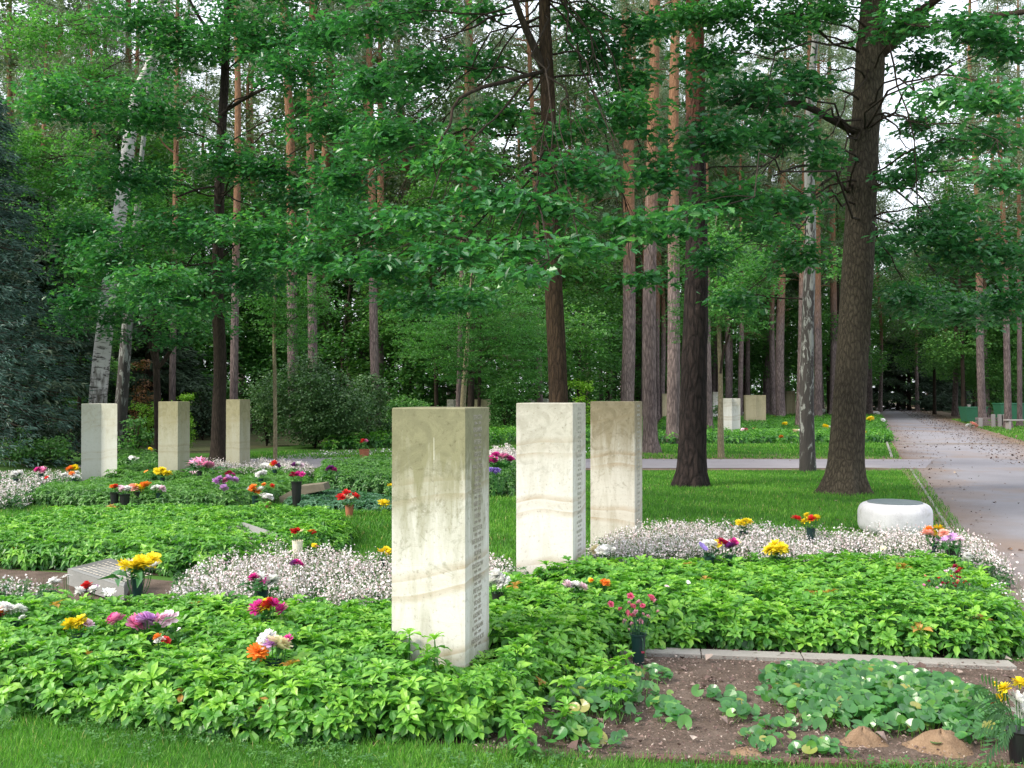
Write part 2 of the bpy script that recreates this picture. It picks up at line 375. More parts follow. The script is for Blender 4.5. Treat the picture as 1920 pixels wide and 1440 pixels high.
# ------------------------------------------------------------------ the setting: ground, paths
def sheet(name, pts, z, mat, kind='structure'):
    mb = MB(); v = [(p[0], p[1], z) for p in pts]; mb.add(v, [tuple(range(len(v)))])
    o = mb.build(name, mat); o['kind'] = kind; return o
sheet('lawn', [(-400,-60),(400,-60),(400,600),(-400,600)], 0.0, M_LAWN)
SL = .354
def lx(D): return 1.0 + SL*D          # left edge of the main path
def rx_(D): return 4.6 + SL*D
sheet('needle_verge', [(lx(2)-.0,2),(rx_(2)+3,2),(rx_(160)+1.3,160),(lx(160)-.9,160),(lx(26)-.35,26),(lx(24)-.8,24.7),(-9,24.7),(-9,20.9),(lx(20)-.05,20.6)], .004, M_VERGE)
def path_edges():
    nt = M_PATH.node_tree; p = [n for n in nt.nodes if n.type == 'BSDF_PRINCIPLED'][0]; src = p.inputs['Base Color'].links[0].from_socket
    t = nt.nodes.new('ShaderNodeTexCoord'); sx = nt.nodes.new('ShaderNodeSeparateXYZ'); nt.links.new(t.outputs['Object'], sx.inputs[0])
    a = nt.nodes.new('ShaderNodeMath'); a.operation = 'MULTIPLY_ADD'; a.inputs[1].default_value = -SL; nt.links.new(sx.outputs[1], a.inputs[0]); nt.links.new(sx.outputs[0], a.inputs[2])   # x - SL*y: 1.0 left edge, 4.6 right edge
    n = noise(nt, t.outputs['Object'], 1.1, 6, .65); b = nt.nodes.new('ShaderNodeMath'); b.operation = 'MULTIPLY_ADD'; b.inputs[1].default_value = 1.7; nt.links.new(n, b.inputs[0]); nt.links.new(a.outputs[0], b.inputs[2])
    c = ramp(nt, b.outputs[0], [(0,(0,0,0)),(1,(0,0,0))]); r = nt.nodes[-1]; r = c.node
    mr = N(nt, 'ShaderNodeMapRange'); mr.inputs[1].default_value = 1.0; mr.inputs[2].default_value = 6.5; nt.links.new(b.outputs[0], mr.inputs[0])
    nt.links.new(mr.outputs[0], r.inputs[0]); cr = r.color_ramp
    for pos, v in ((.12,1),(.32,0),(.62,0),(.85,1)): e = cr.elements.new(pos); e.color = (v,v,v,1)
    cr.elements[0].color = (1,1,1,1); cr.elements[len(cr.elements)-1].color = (1,1,1,1)
    n2 = noise(nt, t.outputs['Object'], 40, 4, .7); dirt = mixc(nt, n2, (.10,.065,.045), (.24,.17,.125))
    fm = nt.nodes.new('ShaderNodeMath'); fm.operation = 'MULTIPLY'; fm.inputs[1].default_value = .8; nt.links.new(r.outputs[0], fm.inputs[0])
    nt.links.new(mixc(nt, fm.outputs[0], src, dirt), p.inputs['Base Color'])
path_edges()
sheet('main_path', [(lx(2)+.05,2),(rx_(2)+3,2),(rx_(30)+.2,30),(rx_(165),165),(lx(165),165),(lx(60)+.05,60),(lx(26)-.1,26),(lx(24)+.0,24.2),(lx(21)+.05,21.2),(lx(14)+.05,14)], .010, M_PATH)
sheet('side_path', [(-9.5,21.1),(lx(21)+.3,21.1),(lx(24)+.6,23.9),(2,24.0),(-4,24.6),(-9.5,24.2)], .014, M_PATH2)
sheet('forking_path', [(-6.4,24.7),(-5.0,24.5),(-3.0,27.5),(-1.9,29.2),(-3,29.3),(-4.8,28.0)], .008, M_PATH2)
sheet('forest_floor', [(-90,26.5),(-8,26.5),(-6.5,31),(3,38),(14.5,60),(40,118),(lx(170)-1.5,170),(lx(170)-1.5,400),(-150,400)], .0035, ground_mat('forest_floor_litter', [(.3,(.03,.05,.018)),(.5,(.06,.065,.03)),(.7,(.11,.09,.055))], .5, 60, .8))
sheet('forest_floor', [(rx_(20)+5,20),(90,20),(190,400),(rx_(170)+2,400),(rx_(170)+2,170),(rx_(60)+2,60)], .0035, bpy.data.materials['forest_floor_litter'])
sheet('brown_verge', [G(1205,862)[:2],G(1640,862)[:2],G(1640,852)[:2],G(1205,851)[:2]], .006, M_VERGE)

# polygons helper
def poly(pxs): return np.array([G(*p)[:2] for p in pxs])
def inside(P, pts):
    x, y = pts[:,0], pts[:,1]; c = np.zeros(len(pts), bool); n = len(P)
    for i in range(n):
        x0,y0 = P[i]; x1,y1 = P[(i+1)%n]
        cond = ((y0 > y) != (y1 > y)) & (x < (x1-x0)*(y-y0)/(y1-y0+1e-12)+x0)
        c ^= cond
    return c
def edge_dist(P, pts):
    d = np.full(len(pts), 1e9); nx = np.zeros((len(pts), 2)); n = len(P)
    for i in range(n):
        a = P[i]; b = P[(i+1)%n]; ab = b-a; t = np.clip(((pts-a)@ab)/(ab@ab+1e-9), 0, 1)
        q = a + t[:,None]*ab; dv = pts-q; dd = np.linalg.norm(dv, axis=1); k = dd < d
        d[k] = dd[k]; nx[k] = -dv[k]/(dd[k][:,None]+1e-9)
    return d, nx
def fill(P, dens, jitter=True):
    mn, mx = P.min(0), P.max(0); n = int(dens*np.prod(mx-mn))
    pts = rs.rand(n, 2)*(mx-mn)+mn
    return pts[inside(P, pts)]
def grid(P, step, jit=.35):
    mn, mx = P.min(0), P.max(0)
    gx, gy = np.meshgrid(np.arange(mn[0], mx[0], step), np.arange(mn[1], mx[1], step*.87))
    gx = gx + (np.arange(gx.shape[0]) % 2)[:,None]*step/2
    pts = np.stack([gx.ravel(), gy.ravel()], 1) + (rs.rand(gx.size, 2)-.5)*step*jit*2
    return pts[inside(P, pts)]
def wob(x, y, s=1.0):
    return (np.sin(x*2.1*s+1.3)+np.sin(y*2.7*s+.4+x*.9*s)+np.sin((x+y)*4.3*s))/3.0

BED_AB = poly([(-260,1300),(0,1338),(150,1352),(300,1374),(420,1386),(600,1396),(780,1398),(900,1392),(975,1372),(1000,1330),(1050,1282),(1105,1262),(1150,1225),(1300,1222),(1500,1224),(1700,1236),(1870,1244),(1925,1222),(1905,1170),(1850,1118),(1790,1092),(1650,1092),(1400,1096),(1100,1100),(990,1112),(930,1140),(740,1185),(500,1187),(300,1180),(100,1185),(-260,1185)])
BED_C = poly([(-150,1062),(0,1066),(200,1074),(330,1082),(430,1082),(550,1062),(635,1044),(662,1015),(640,996),(560,988),(450,984),(200,985),(60,1002),(-150,1030)])
BED_D = poly([(60,948),(150,953),(300,960),(440,958),(500,950),(540,940),(590,925),(560,905),(400,900),(300,893),(220,893),(215,905),(150,917),(90,930)])
BED_D2 = poly([(218,885),(300,890),(300,872),(222,868)])
BED_E = poly([(592,930),(740,938),(960,932),(980,908),(960,888),(740,886),(600,897)])
BED_IVY = poly([(530,948),(600,958),(740,962),(745,945),(640,932),(570,930)])
BED_F1 = poly([(1180,834),(1325,834),(1500,832),(1672,832),(1668,818),(1330,820),(1185,822)])
BED_F2 = poly([(1325,813),(1660,812),(1655,786),(1400,784),(1240,790),(1235,812)])
BED_G = poly([(600,846),(735,843),(960,834),(1200,832),(1230,800),(1100,782),(900,789),(740,812)])
W_A = poly([(318,1180),(520,1184),(740,1185),(930,1140),(990,1112),(940,1085),(890,1080),(700,1090),(560,1090),(420,1098),(330,1115)])
W_B = poly([(1095,1100),(1400,1096),(1650,1092),(1790,1092),(1850,1100),(1905,1120),(1850,1060),(1745,1050),(1600,1050),(1400,1038),(1210,1030),(1110,1048)])
W_L = poly([(-60,1185),(110,1180),(110,1150),(60,1125),(-60,1120)])
W_F = poly([(-100,962),(40,958),(100,930),(150,915),(150,903),(-100,905)])
W_G = poly([(355,905),(560,908),(590,898),(540,888),(360,892)])
W_E = poly([(905,905),(975,905),(975,890),(905,890)])
SOIL = poly([(880,1410),(1200,1430),(1500,1436),(1920,1452),(2200,1470),(2120,1246),(1890,1240),(1500,1226),(1120,1216),(1050,1275),(985,1340)])
for nm, P, z, m in (('bed_soil',BED_AB,.003,M_BEDSOIL),('bed_soil',BED_C,.003,M_BEDSOIL),('bed_soil',BED_D,.003,M_BEDSOIL),('bed_soil',W_A,.0025,M_BEDSOIL),
                    ('bed_soil',W_B,.0025,M_BEDSOIL),('bed_soil',BED_E,.003,M_BEDSOIL),('bare_soil',SOIL,.002,M_SOIL),
                    ('bed_soil', poly([(-60,1190),(330,1190),(430,1100),(200,1078),(-60,1064)]), .0015, M_SOIL)):
    sheet(nm, P, z, m)

# ------------------------------------------------------------------ leaf templates
def obov(L=1.0, W=.25, fold=.10, droop=.25, curve=.0):
    """leaf along +X, 3 cross rows; toothed obovate"""
    v = np.array([(0,0,0),(.35,-W*.55,fold*.7),(.38,0,0),(.35,W*.55,fold*.7),(.75,-W,fold),(.78,0,0),(.75,W,fold),(.93,-W*.35,fold*.3),(1.02,0,-.01),(.93,W*.35,fold*.3)], float)
    v[:,2] += .22*v[:,0] - droop*v[:,0]**2.2
    v *= L
    return v, {3: np.array([(0,1,2),(0,2,3)]), 4: np.array([(1,4,5,2),(2,5,6,3),(4,7,8,5),(5,8,9,6)])}
def simp(L=1.0, W=.35, fold=.1, droop=.15):
    v = np.array([(0,0,0),(.55,-W,fold),(1,0,-droop),(.55,W,fold),(.5,0,.02)], float)*L
    return v, {3: np.array([(0,1,4),(1,2,4),(4,2,3),(0,4,3)])}
def quadleaf(L=1.0, W=.4):
    v = np.array([(0,0,0),(.55,-W,.08),(1,0,-.05),(.5,W,.08)], float)*L
    return v, {4: np.array([(0,1,2,3)])}
def rosette(n1=8, n2=6, L=.055, fine=True, seed=0):
    r = np.random.RandomState(seed); parts = []
    lf = obov if fine else simp
    for i in range(n1):
        a = i*2.4 + r.rand()*.5; s = L*(.8+.35*r.rand())*(1 if i > 2 else .6); ry = -R(r.uniform(12, 46) if i > 2 else r.uniform(50, 75))
        parts.append(xf(lf(1, .235*r.uniform(.85,1.15), .09, r.uniform(.3,.75)), eu1(r.uniform(-.25,.25), ry, a), (0,0,0), s))
    for i in range(n2):
        a = i*2.4+1 + r.rand()*.6; s = L*(1.0+.4*r.rand())
        parts.append(xf(lf(1, .27, .08, r.uniform(.35,.6)), eu1(r.uniform(-.3,.3), R(r.uniform(-5, 25)), a), (0,0,-L*.55-.01*r.rand()), s))
    if fine:
        parts.append((np.array([(-.0022,0,0),(.0022,0,0),(.0025,0,-.2),(-.0025,0,-.2),(0,-.0022,0),(0,.0022,0),(0,.0025,-.2),(0,-.0025,-.2)]), {4: np.array([(0,1,2,3),(4,5,6,7)])}))
    off = np.concatenate([np.full(len(p_[0]), .10 if i < n1 else -.24) for i, p_ in enumerate(parts)])   # young top whorl paler; old lower whorl also darkened to paint shade between rosettes
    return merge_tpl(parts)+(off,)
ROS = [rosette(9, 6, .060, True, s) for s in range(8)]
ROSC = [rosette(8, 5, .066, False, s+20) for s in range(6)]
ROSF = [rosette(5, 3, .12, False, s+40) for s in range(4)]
BQ = []
def ground_cover(name, P, H, step, ros, mat, label, cat='ground cover', holes=(), rim=True, lo=.15, hi=.85, ew=.13):
    mb = MB(); pts = grid(P, step)
    for (hx, hy, hr, hrz, hl) in holes:
        c, s_ = math.cos(-hrz), math.sin(-hrz); dx = pts[:,0]-hx; dy = pts[:,1]-hy
        lx_ = dx*c-dy*s_; ly_ = dx*s_+dy*c; pts = pts[~((abs(lx_) < hr) & (abs(ly_) < hl))]
    d, nx = edge_dist(P, pts)
    k = np.clip(d/ew, 0, 1); k = k*(2-k)
    z = H*(.35+.65*k) + wob(pts[:,0], pts[:,1])*.028*H/.24 + rs.randn(len(pts))*.013*H/.24
    hol = (wob(pts[:,0]*2.3+5, pts[:,1]*2.1, 1.9)+rs.randn(len(pts))*.25) < -.42; z = z - hol*H*.28 + wob(pts[:,0]+3, pts[:,1], 3.1)*.02*H/.24
    allp = [np.column_stack([pts, z])]; tl = [nx*((1-k)*.75)[:,None]]
    if rim:
        for lev, push in ((.22,.0),(.42,-.01),(.62,-.03)):
            kk_ = (d < ew*1.1) & (rs.rand(len(d)) < .8); q = pts[kk_]; dn = d[kk_]; nq = nx[kk_]
            q = q + rs.randn(len(q), 2)*.03
            allp.append(np.column_stack([q, H*lev*(.6+.5*dn/ew)+rs.rand(len(q))*.04+.01])); tl.append(nq*.55)
    # lower darker storey inside
    q = pts + rs.randn(len(pts), 2)*step*.4; q = q[::2]; nq = nx[::2]
    allp.append(np.column_stack([q, z[::2]*.68])); tl.append(nq*.15)
    Pn = np.concatenate(allp); TL = np.concatenate(tl); n = len(Pn)
    TL = TL + rs.randn(n, 2)*.16
    yaw = rs.rand(n)*6.283; M = euler(np.zeros(n), np.zeros(n), yaw)
    ax = euler(-TL[:,1], TL[:,0], np.zeros(n)); M = ax @ M
    sc = .72+.6*rs.rand(n); M = M*sc[:,None,None]
    relz = Pn[:,2]/H
    for (bx, by, br_, bz) in BQ:
        near = (np.hypot((Pn[:,0]-bx), (Pn[:,1]-by+.03)) < br_+.035) & (Pn[:,2] > bz-.075); Pn[near,2] = np.maximum(.04, bz-.075-.03*rs.rand(near.sum()))
    relz = Pn[:,2]/H
    rnd = np.clip(lo + (hi-lo)*(.60 + rs.randn(n)*.17 + .12*wob(Pn[:,0], Pn[:,1], 1.7)), 0, .95)
    rnd[rs.rand(n) < .002] = 1.0
    vi = rs.randint(0, len(ros), n)
    for i, tp in enumerate(ros):
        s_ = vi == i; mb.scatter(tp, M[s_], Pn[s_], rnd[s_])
    # per-vertex jitter gives leaf-to-leaf variation
    mb.R = [np.where(r_ > .99, 1.0, np.clip(r_ + (rs.randn(len(r_)//5+1).repeat(5)[:len(r_)]*.10), 0, .95)) + .0*(rs.rand(len(r_)//5+1) < .0008).repeat(5)[:len(r_)] for r_ in mb.R]
    o = mb.build(name, mat, smooth=False)
    return tag(o, label, cat, None, 'stuff')

# ------------------------------------------------------------------ stone pillars
def pillar(label, foot, H, mat, insc=None, cat='gravestone', ztop=0.0):
    """foot: list of plan points relative to foot[0]; extruded with a small bevel at the top"""
    o0 = foot[0]; root = empty('stone_pillar', (o0[0], o0[1], 0)); tag(root, label, cat, 'sandstone grave pillars')
    P = np.array([(p[0]-o0[0], p[1]-o0[1]) for p in foot]); n = len(P)
    area = sum(P[i][0]*P[(i+1)%n][1]-P[(i+1)%n][0]*P[i][1] for i in range(n))
    if area < 0: P = P[::-1]
    c = P.mean(0); b = .006; mb = MB(); rings = []
    # inset via normals
    nr = []
    for i in range(n):
        e1 = P[i]-P[i-1]; e2 = P[(i+1)%n]-P[i]; n1 = np.array([e1[1],-e1[0]])/np.linalg.norm(e1); n2 = np.array([e2[1],-e2[0]])/np.linalg.norm(e2)
        k = n1+n2; nr.append(k/(1+n1@n2+1e-6))
    nr = np.array(nr)
    zs = [(-.1,0)]+[(z,0) for z in np.linspace(.15, H-b, 8)]+[(H,b)]
    V = np.concatenate([np.column_stack([P-nr*ins, np.full(n, z)]) for z, ins in zs])
    F_ = []
    for l in range(len(zs)-1):
        for i in range(n): j = (i+1)%n; F_.append((l*n+i, l*n+j, (l+1)*n+j, (l+1)*n+i))
    F_.append(tuple((len(zs)-1)*n+i for i in range(n)))
    mb.add(V, F_); mb.build('shaft', mat, root)
    return root
def lines_text(root, lines, origin, ang, width, mat, depth=.0012, bold=.0):
    """lines: (text, z, size); face with outward normal at angle ang (plan), origin = centre of the face at z=0 in root coordinates"""
    objs = []
    for txt, z, size in lines:
        cu = bpy.data.curves.new('inscription', 'FONT'); cu.body = txt; cu.size = size; cu.align_x = 'CENTER'; cu.align_y = 'CENTER'
        cu.extrude = 0.0006; cu.offset = bold; cu.resolution_u = 2; cu.space_character = 1.12
        ob = bpy.data.objects.new('tmp', cu); COL.objects.link(ob); objs.append((ob, z))
    bpy.context.view_layer.update()
    dg = bpy.context.evaluated_depsgraph_get(); mb = MB()
    tx, ty = math.cos(ang+math.pi/2), math.sin(ang+math.pi/2); nx, ny = math.cos(ang), math.sin(ang)
    for ob, z in objs:
        me = bpy.data.meshes.new_from_object(ob.evaluated_get(dg))
        if len(me.vertices):
            v = np.empty(len(me.vertices)*3); me.vertices.foreach_get('co', v); v = v.reshape(-1,3)
            w_ = v[:,0].max()-v[:,0].min()
            if w_ > width: v[:,0] *= width/w_
            W3 = np.column_stack([origin[0]+v[:,0]*tx+(v[:,2]+depth)*nx, origin[1]+v[:,0]*ty+(v[:,2]+depth)*ny, z+v[:,1]])
            mb.add(W3, [tuple(p.vertices) for p in me.polygons])
        bpy.data.objects.remove(ob); bpy.data.meshes.remove(me)
    return mb.build('inscription', mat, root)
def sq(corner, a_left, w1, a_right, w2):
    """convex pillar: corner nearest the camera, left face runs along angle a_left, right face along a_right"""
    c = np.array(corner[:2]); l = c+w1*np.array([math.cos(a_left), math.sin(a_left)]); r = c+w2*np.array([math.cos(a_right), math.sin(a_right)])
    return [tuple(c), tuple(r), tuple(r+(l-c)), tuple(l)]
CREAM = (.61,.595,.55); VEIN = (.36,.26,.15); STAIN = (.27,.245,.14)
S1 = stone_mat('pillar_stone_mossy', CREAM, VEIN, (.24,.23,.14), .75, 1.0, .10, 0.3)
S2 = stone_mat('pillar_stone_pale', (.61,.595,.56), (.36,.26,.16), (.38,.36,.29), .75, .65, .16, 1.4)
S3 = stone_mat('pillar_stone_streaked', (.55,.525,.465), (.36,.25,.14), (.25,.21,.13), .7, .9, .06, 2.6)
S4 = stone_mat('pillar_stone_grey', (.42,.43,.39), (.34,.31,.23), (.36,.35,.27), .6, .6, .12, 3.9)
S5 = stone_mat('pillar_stone_olive', (.33,.325,.25), (.24,.21,.13), (.24,.22,.12), .6, .8, .10, 5.1)
S6 = stone_mat('pillar_stone_tan', (.50,.43,.28), (.38,.29,.17), (.34,.30,.18), .4, .5, .05, 6.3)
# pillar 1 (nearest)
c1 = G(872,1300); a_l = math.atan2(.145, -1); a_r = a_l - math.pi/2
f1 = sq(c1, a_l, .405, a_r, .40)
def fitface(corner, ang, target_px):
    lo_, hi_ = .02, 1.6
    for _ in range(40):
        m_ = (lo_+hi_)/2; x = corner[0]+m_*math.cos(ang); y = corner[1]+m_*math.sin(ang); px = CX+F*x/y
        if abs(px-(CX+F*corner[0]/corner[1])) < abs(target_px-(CX+F*corner[0]/corner[1])): lo_ = m_
        else: hi_ = m_
    return lo_
def fitsq(cpx, cpy, lpx, rpx, rat=1.0):
    c = G(cpx, cpy)
    best = None
    for deg in np.arange(2, 88, .5):
        al = math.pi - R(deg); ar = al - math.pi/2
        w1_ = fitface(c, al, lpx); w2_ = fitface(c, ar, rpx)
        e = abs(w1_*rat-w2_)
        if best is None or e < best[0]: best = (e, al, w1_, ar, w2_)
    _, al, w1_, ar, w2_ = best
    return c, al, w1_, ar, w2_
def hgt(cpx, cpy, tpy):
    c = G(cpx, cpy); return A(cpx, tpy, c[1])[2]
names = ['STROTH','KRAMER','PETERS','GROSS','WALTHER','EBERT','TREBERT','MIELKE','STEIN','RICHTER','BERTHOLD','HOFER','TRECKOW','HERING','PIETSCH','VOGEL','ARENDT','ACTMANN','FROEHLICH']
def insc_lines(H, n, top, dy, s1, s2, nm=names):
    L = []
    for i in range(n):
        z = H-top-i*dy; L.append((nm[i % len(nm)], z, s1)); L.append(('19%02d - 19%02d' % ((7*i) % 30+4, 80+(i*5) % 19), z-dy*.47, s2))
    return L
def convex(cpx, cpy, tpy, lpx, rpx, mat, label, insc=None, tpad=.0):
    c, al, w1_, ar, w2_ = fitsq(cpx, cpy, lpx, rpx); H = hgt(cpx, cpy, tpy)
    root = pillar(label, sq(c, al, w1_, ar, w2_), H, mat)
    if insc:
        ox, oy = w2_/2*math.cos(ar), w2_/2*math.sin(ar)
        lines_text(root, insc(H), (ox, oy), ar-math.pi/2, w2_*.8, M_INSC if mat is S1 else M_INSC2, bold=.0006)
    return root, (c, al, w1_, ar, w2_, H)
p1, g1 = convex(872,1300,765,735,917,S1,'nearest and largest cream stone pillar with olive moss stains and a column of engraved names', lambda H: insc_lines(H,19,.055,.068,.036,.021))
# small candle-shaped wear mark on the front face of the nearest pillar
c, al, w1_, ar, w2_, H1 = g1
mb = MB(); k_ = w1_*.42; q = np.array([math.cos(al), math.sin(al)])*k_; nrm = np.array([math.cos(al+math.pi/2), math.sin(al+math.pi/2)])
if nrm[1] > 0: nrm = -nrm
for zc, hh, ww in ((H1-.22, .12, .004),):
    a_ = q+nrm*.001; t_ = np.array([math.cos(al), math.sin(al)])*ww/2
    mb.add([(a_[0]-t_[0],a_[1]-t_[1],zc-hh/2),(a_[0]+t_[0],a_[1]+t_[1],zc-hh/2),(a_[0]+t_[0]*.6,a_[1]+t_[1]*.6,zc+hh/2),(a_[0]-t_[0]*.6,a_[1]-t_[1]*.6,zc+hh/2)], [(0,1,2,3)])
mb.build('chalk_mark', plain('chalky_streak', (.62,.60,.50), .9), p1)
p2, g2 = convex(1074,1108,756,968,1098,S2,'second cream stone pillar with pale wavy veins, standing behind the nearest one', lambda H: insc_lines(H,18,.05,.078,.034,.02, names[5:]+names[:5]))
p3, g3 = convex(1190,1032,753,1107,1204,S3,'third stone pillar with a dark vertical rain streak beside the white blossom', lambda H: insc_lines(H,14,.05,.09,.034,.02, names[9:]+names[:9]))
p5, g5 = convex(333,908,753,297,356,S5,'olive stained stone pillar left of the slim dark oak trunk')
p6, g6 = convex(449,898,749,424,469,S5,'narrow two-toned stone pillar right of the slim dark oak trunk')
def notched(lpx, mpx, rpx, bpy_, tpy, mat, label, depth=.3, W=None, group=None, dD=0.0):
    """pillar whose notched (concave) side faces the camera"""
    c = G(lpx, bpy_); D = c[1]; l = np.array(c[:2]); r = np.array([(rpx-CX)/F*(D+dD), D+dD]); m = np.array([(mpx-CX)/F*(D+depth), D+depth])
    bk = np.linalg.norm(r-l)*.85
    f = [tuple(l), tuple(m), tuple(r), (r[0]*(1+bk/r[1])-.03, r[1]+bk), (l[0], l[1]+bk+depth)]
    H = A(lpx, tpy, D)[2]
    root = pillar(label, f, H, mat); return root
notched(152,190,220,908,757,S4,'pale grey stone pillar with a shallow fold, in front of the leaning birch', .16)
def stepped(lpx, mpx, rpx, bpy_, tpy, mat, label, step=.18):
    """L-shaped pillar: left half nearer, narrow dark return, right half set back"""
    c = G(lpx, bpy_); D = c[1]; X = lambda px, d: (px-CX)/F*d
    f = [(X(lpx,D),D),(X(mpx,D),D),(X(mpx+2.2,D+step),D+step),(X(rpx,D+step),D+step),(X(rpx,D+step)+.1,D+.6),(X(lpx,D)+.05,D+.6)]
    return pillar(label, f, A(lpx, tpy, D)[2], mat)
stepped(1356,1372,1388,818,747,S2,'white grooved stone pillar behind the thin sapling by the far bed')
stepped(1398,1417,1436,799,741,S6,'tan grooved stone pillar right of the white grooved one')
stepped(1242,1247,1252,790,738,S6,'narrow stone pillar seen between two pine trunks far back')
stepped(1337,1343,1348,790,735,S2,'pale stone pillar strip left of the thin sapling far back')
stepped(1475,1483,1491,778,733,S6,'distant stone pillar just left of the dark-barked birch')
stepped(838,850,864,812,749,S2,'distant tan stone pillar showing above the nearest pillar, left one')
stepped(887,900,915,812,749,S6,'distant tan stone pillar showing above the nearest pillar, right one')
stepped(992,1005,1026,806,748,S4,'distant dull stone pillar peeking above the second pillar')

# hollow squares in the beds where pillars and slabs stand
def hole(g, m=.02):
    c, al, w1_, ar, w2_, H = g
    cx = c[0]+(w1_*math.cos(al)+w2_*math.cos(ar))/2; cy = c[1]+(w1_*math.sin(al)+w2_*math.sin(ar))/2
    return (cx, cy, w1_/2+m, al, w2_/2+m)
# ------------------------------------------------------------------ frothy white flowers
flo = (np.array([(0,0,0),(1,.2,.15),(.3,.95,.1),(-.8,.6,.15),(-.8,-.6,.1),(.3,-.95,.15)]), {3: np.array([(0,1,2),(0,2,3),(0,3,4),(0,4,5),(0,5,1)])})
flo4 = (np.array([(1,0,.1),(0,.9,-.1),(-1,0,.1),(0,-.9,-.1)]), {4: np.array([(0,1,2,3)])})
def blossom(name, P, H, dens, label, size=.0085, n_fl=18, lowleaf=True, thin=.0):
    mb = MB(); pts = fill(P, dens)
    d, _ = edge_dist(P, pts); h = H*(.62+.38*np.clip(d/.2,0,1)) + wob(pts[:,0], pts[:,1], 1.6)*.045 + rs.randn(len(pts))*.035
    if thin: k = wob(pts[:,0], pts[:,1], 2.5) > thin; pts = pts[k]; h = h[k]
    n = len(pts); nf = n*n_fl
    base = np.repeat(np.column_stack([pts, h]), n_fl, 0)
    off = rs.randn(nf, 3)*np.array([.028,.028,.022]); off[:,2] -= abs(rs.randn(nf))*.042
    Pn = base+off; M = euler(rs.randn(nf)*.8, rs.randn(nf)*.8, rs.rand(nf)*6.28)*(size*(.7+.6*rs.rand(nf)))[:,None,None]
    mb.scatter(flo4, M, Pn, np.clip(.55+rs.randn(nf)*.3,0,1))
    o = mb.build(name, M_WHITEF); tag(o, label, 'flowers', None, 'stuff')
    st = MB()
    top = np.column_stack([pts, h]); lean = rs.randn(n, 2)*.03
    b = np.column_stack([pts+lean, np.zeros(n)]); wv = np.array([.0013,.0006,0])
    V = np.stack([b-wv, b+wv, top+wv, top-wv], 1).reshape(-1,3); Fq = (np.arange(n)[:,None]*4+np.arange(4)[None,:])
    st.add(V, {4: Fq}, .3)
    # side stalks
    n2 = n*4; t2 = np.repeat(top, 4, 0); e = t2 + rs.randn(n2,3)*.025; s2 = t2-np.array([0,0,.05]); wv = np.array([.0009,.0004,0])
    st.add(np.stack([s2-wv, s2+wv, e+wv, e-wv],1).reshape(-1,3), {4: np.arange(n2)[:,None]*4+np.arange(4)[None,:]}, .7)
    if lowleaf:
        lp = fill(P, 330); m = len(lp); tp = ROSC[0]
        mb2 = MB()
        mb2.scatter(tp, euler(rs.randn(m)*.2, rs.randn(m)*.2, rs.rand(m)*6.28)*.62, np.column_stack([lp, .04+.15*rs.rand(m)]), np.clip(.25+rs.randn(m)*.15,0,1))
        o2 = mb2.build('low_foliage', M_PACHF); tag(o2, 'low leaves beneath '+label, 'foliage', None, 'stuff')
    o3 = st.build('flower_stalks', M_STEM, o)
    return o
blossom('white_blossom', W_A, .24, 290, 'frothy pinkish white blossom left of the nearest pillar')
blossom('white_blossom', W_B, .27, 290, 'frothy white blossom drift in front of the round stone')
blossom('white_blossom', W_L, .14, 150, 'sparse white blossom at the left edge')
blossom('white_blossom', W_F, .18, 90, 'dull white blossom left of the grey folded pillar', size=.011)
blossom('white_blossom', W_G, .26, 170, 'pale blossom behind the left bed of ground cover', size=.011)
blossom('white_blossom', W_E, .5, 200, 'lilac tinted blossom seen between two pillars', size=.012)
# taller wisps rising over the lawn behind
for (px, py, wdt) in ((1222,975,.14),(1320,985,.3),(1440,975,.16),(1575,985,.16),(1700,975,.1),(1880,1075,.25),(1800,1000,.3),(1380,985,.15),(500,1010,.2),(640,1020,.25)):
    g = G(px, py, .36 if px > 900 else .3); P = np.array([(g[0]-wdt, g[1]-.12), (g[0]+wdt, g[1]-.12), (g[0]+wdt, g[1]+.12), (g[0]-wdt, g[1]+.12)])
    mb_o = blossom('white_blossom', P, g[2], 170, 'taller wispy white blossom', n_fl=14, lowleaf=False)
    mb_o['label'] = 'tall wisps of white blossom above the bed'; mb_o['group'] = 'wisps of white blossom'

# ------------------------------------------------------------------ grass
blade = (np.array([(-.5,0,0),(.5,0,0),(.35,.12,.55),(-.35,.12,.55),(0,.42,1.0)]), {4: np.array([(0,1,2,3)]), 3: np.array([(3,2,4)])})
def grass(name, P, dens, h, wd, label, excl=()):
    pts = fill(P, dens)
    for E in excl: pts = pts[~inside(E, pts)]
    n = len(pts); M = euler(rs.randn(n)*.25, rs.randn(n)*.25, rs.rand(n)*6.28)
    hh = h*(.5+.8*rs.rand(n))*(1+.25*wob(pts[:,0], pts[:,1], 1.5)); S = np.stack([np.full(n, wd)*(.7+.6*rs.rand(n)), hh, hh], 1)
    M = M*S[:,None,:]; mb = MB()
    r_ = np.clip(.45+.25*wob(pts[:,0], pts[:,1], .8)+rs.randn(n)*.2, 0, .92); r_[rs.rand(n) < .02] = 1
    mb.scatter(blade, M, np.column_stack([pts, np.zeros(n)]), r_)
    return tag(mb.build(name, M_GRASS), label, 'grass', None, 'stuff')
ALLB = [BED_AB, BED_C, BED_D, BED_E, SOIL, W_A, W_B, W_L, W_F, BED_IVY]
grass('grass', poly([(-300,1470),(2000,1470),(1920,1446),(1500,1432),(1180,1424),(880,1402),(760,1392),(400,1378),(0,1332),(-300,1300)]), 9000, .042, .0032, 'short green grass along the front edge of the beds')
grass('grass', poly([(880,1050),(1700,1060),(1755,1010),(1718,920),(1690,884),(1190,884),(640,900),(640,1050)]), 1500, .055, .008, 'mown green lawn around the oak and dark pine trunks', ALLB)
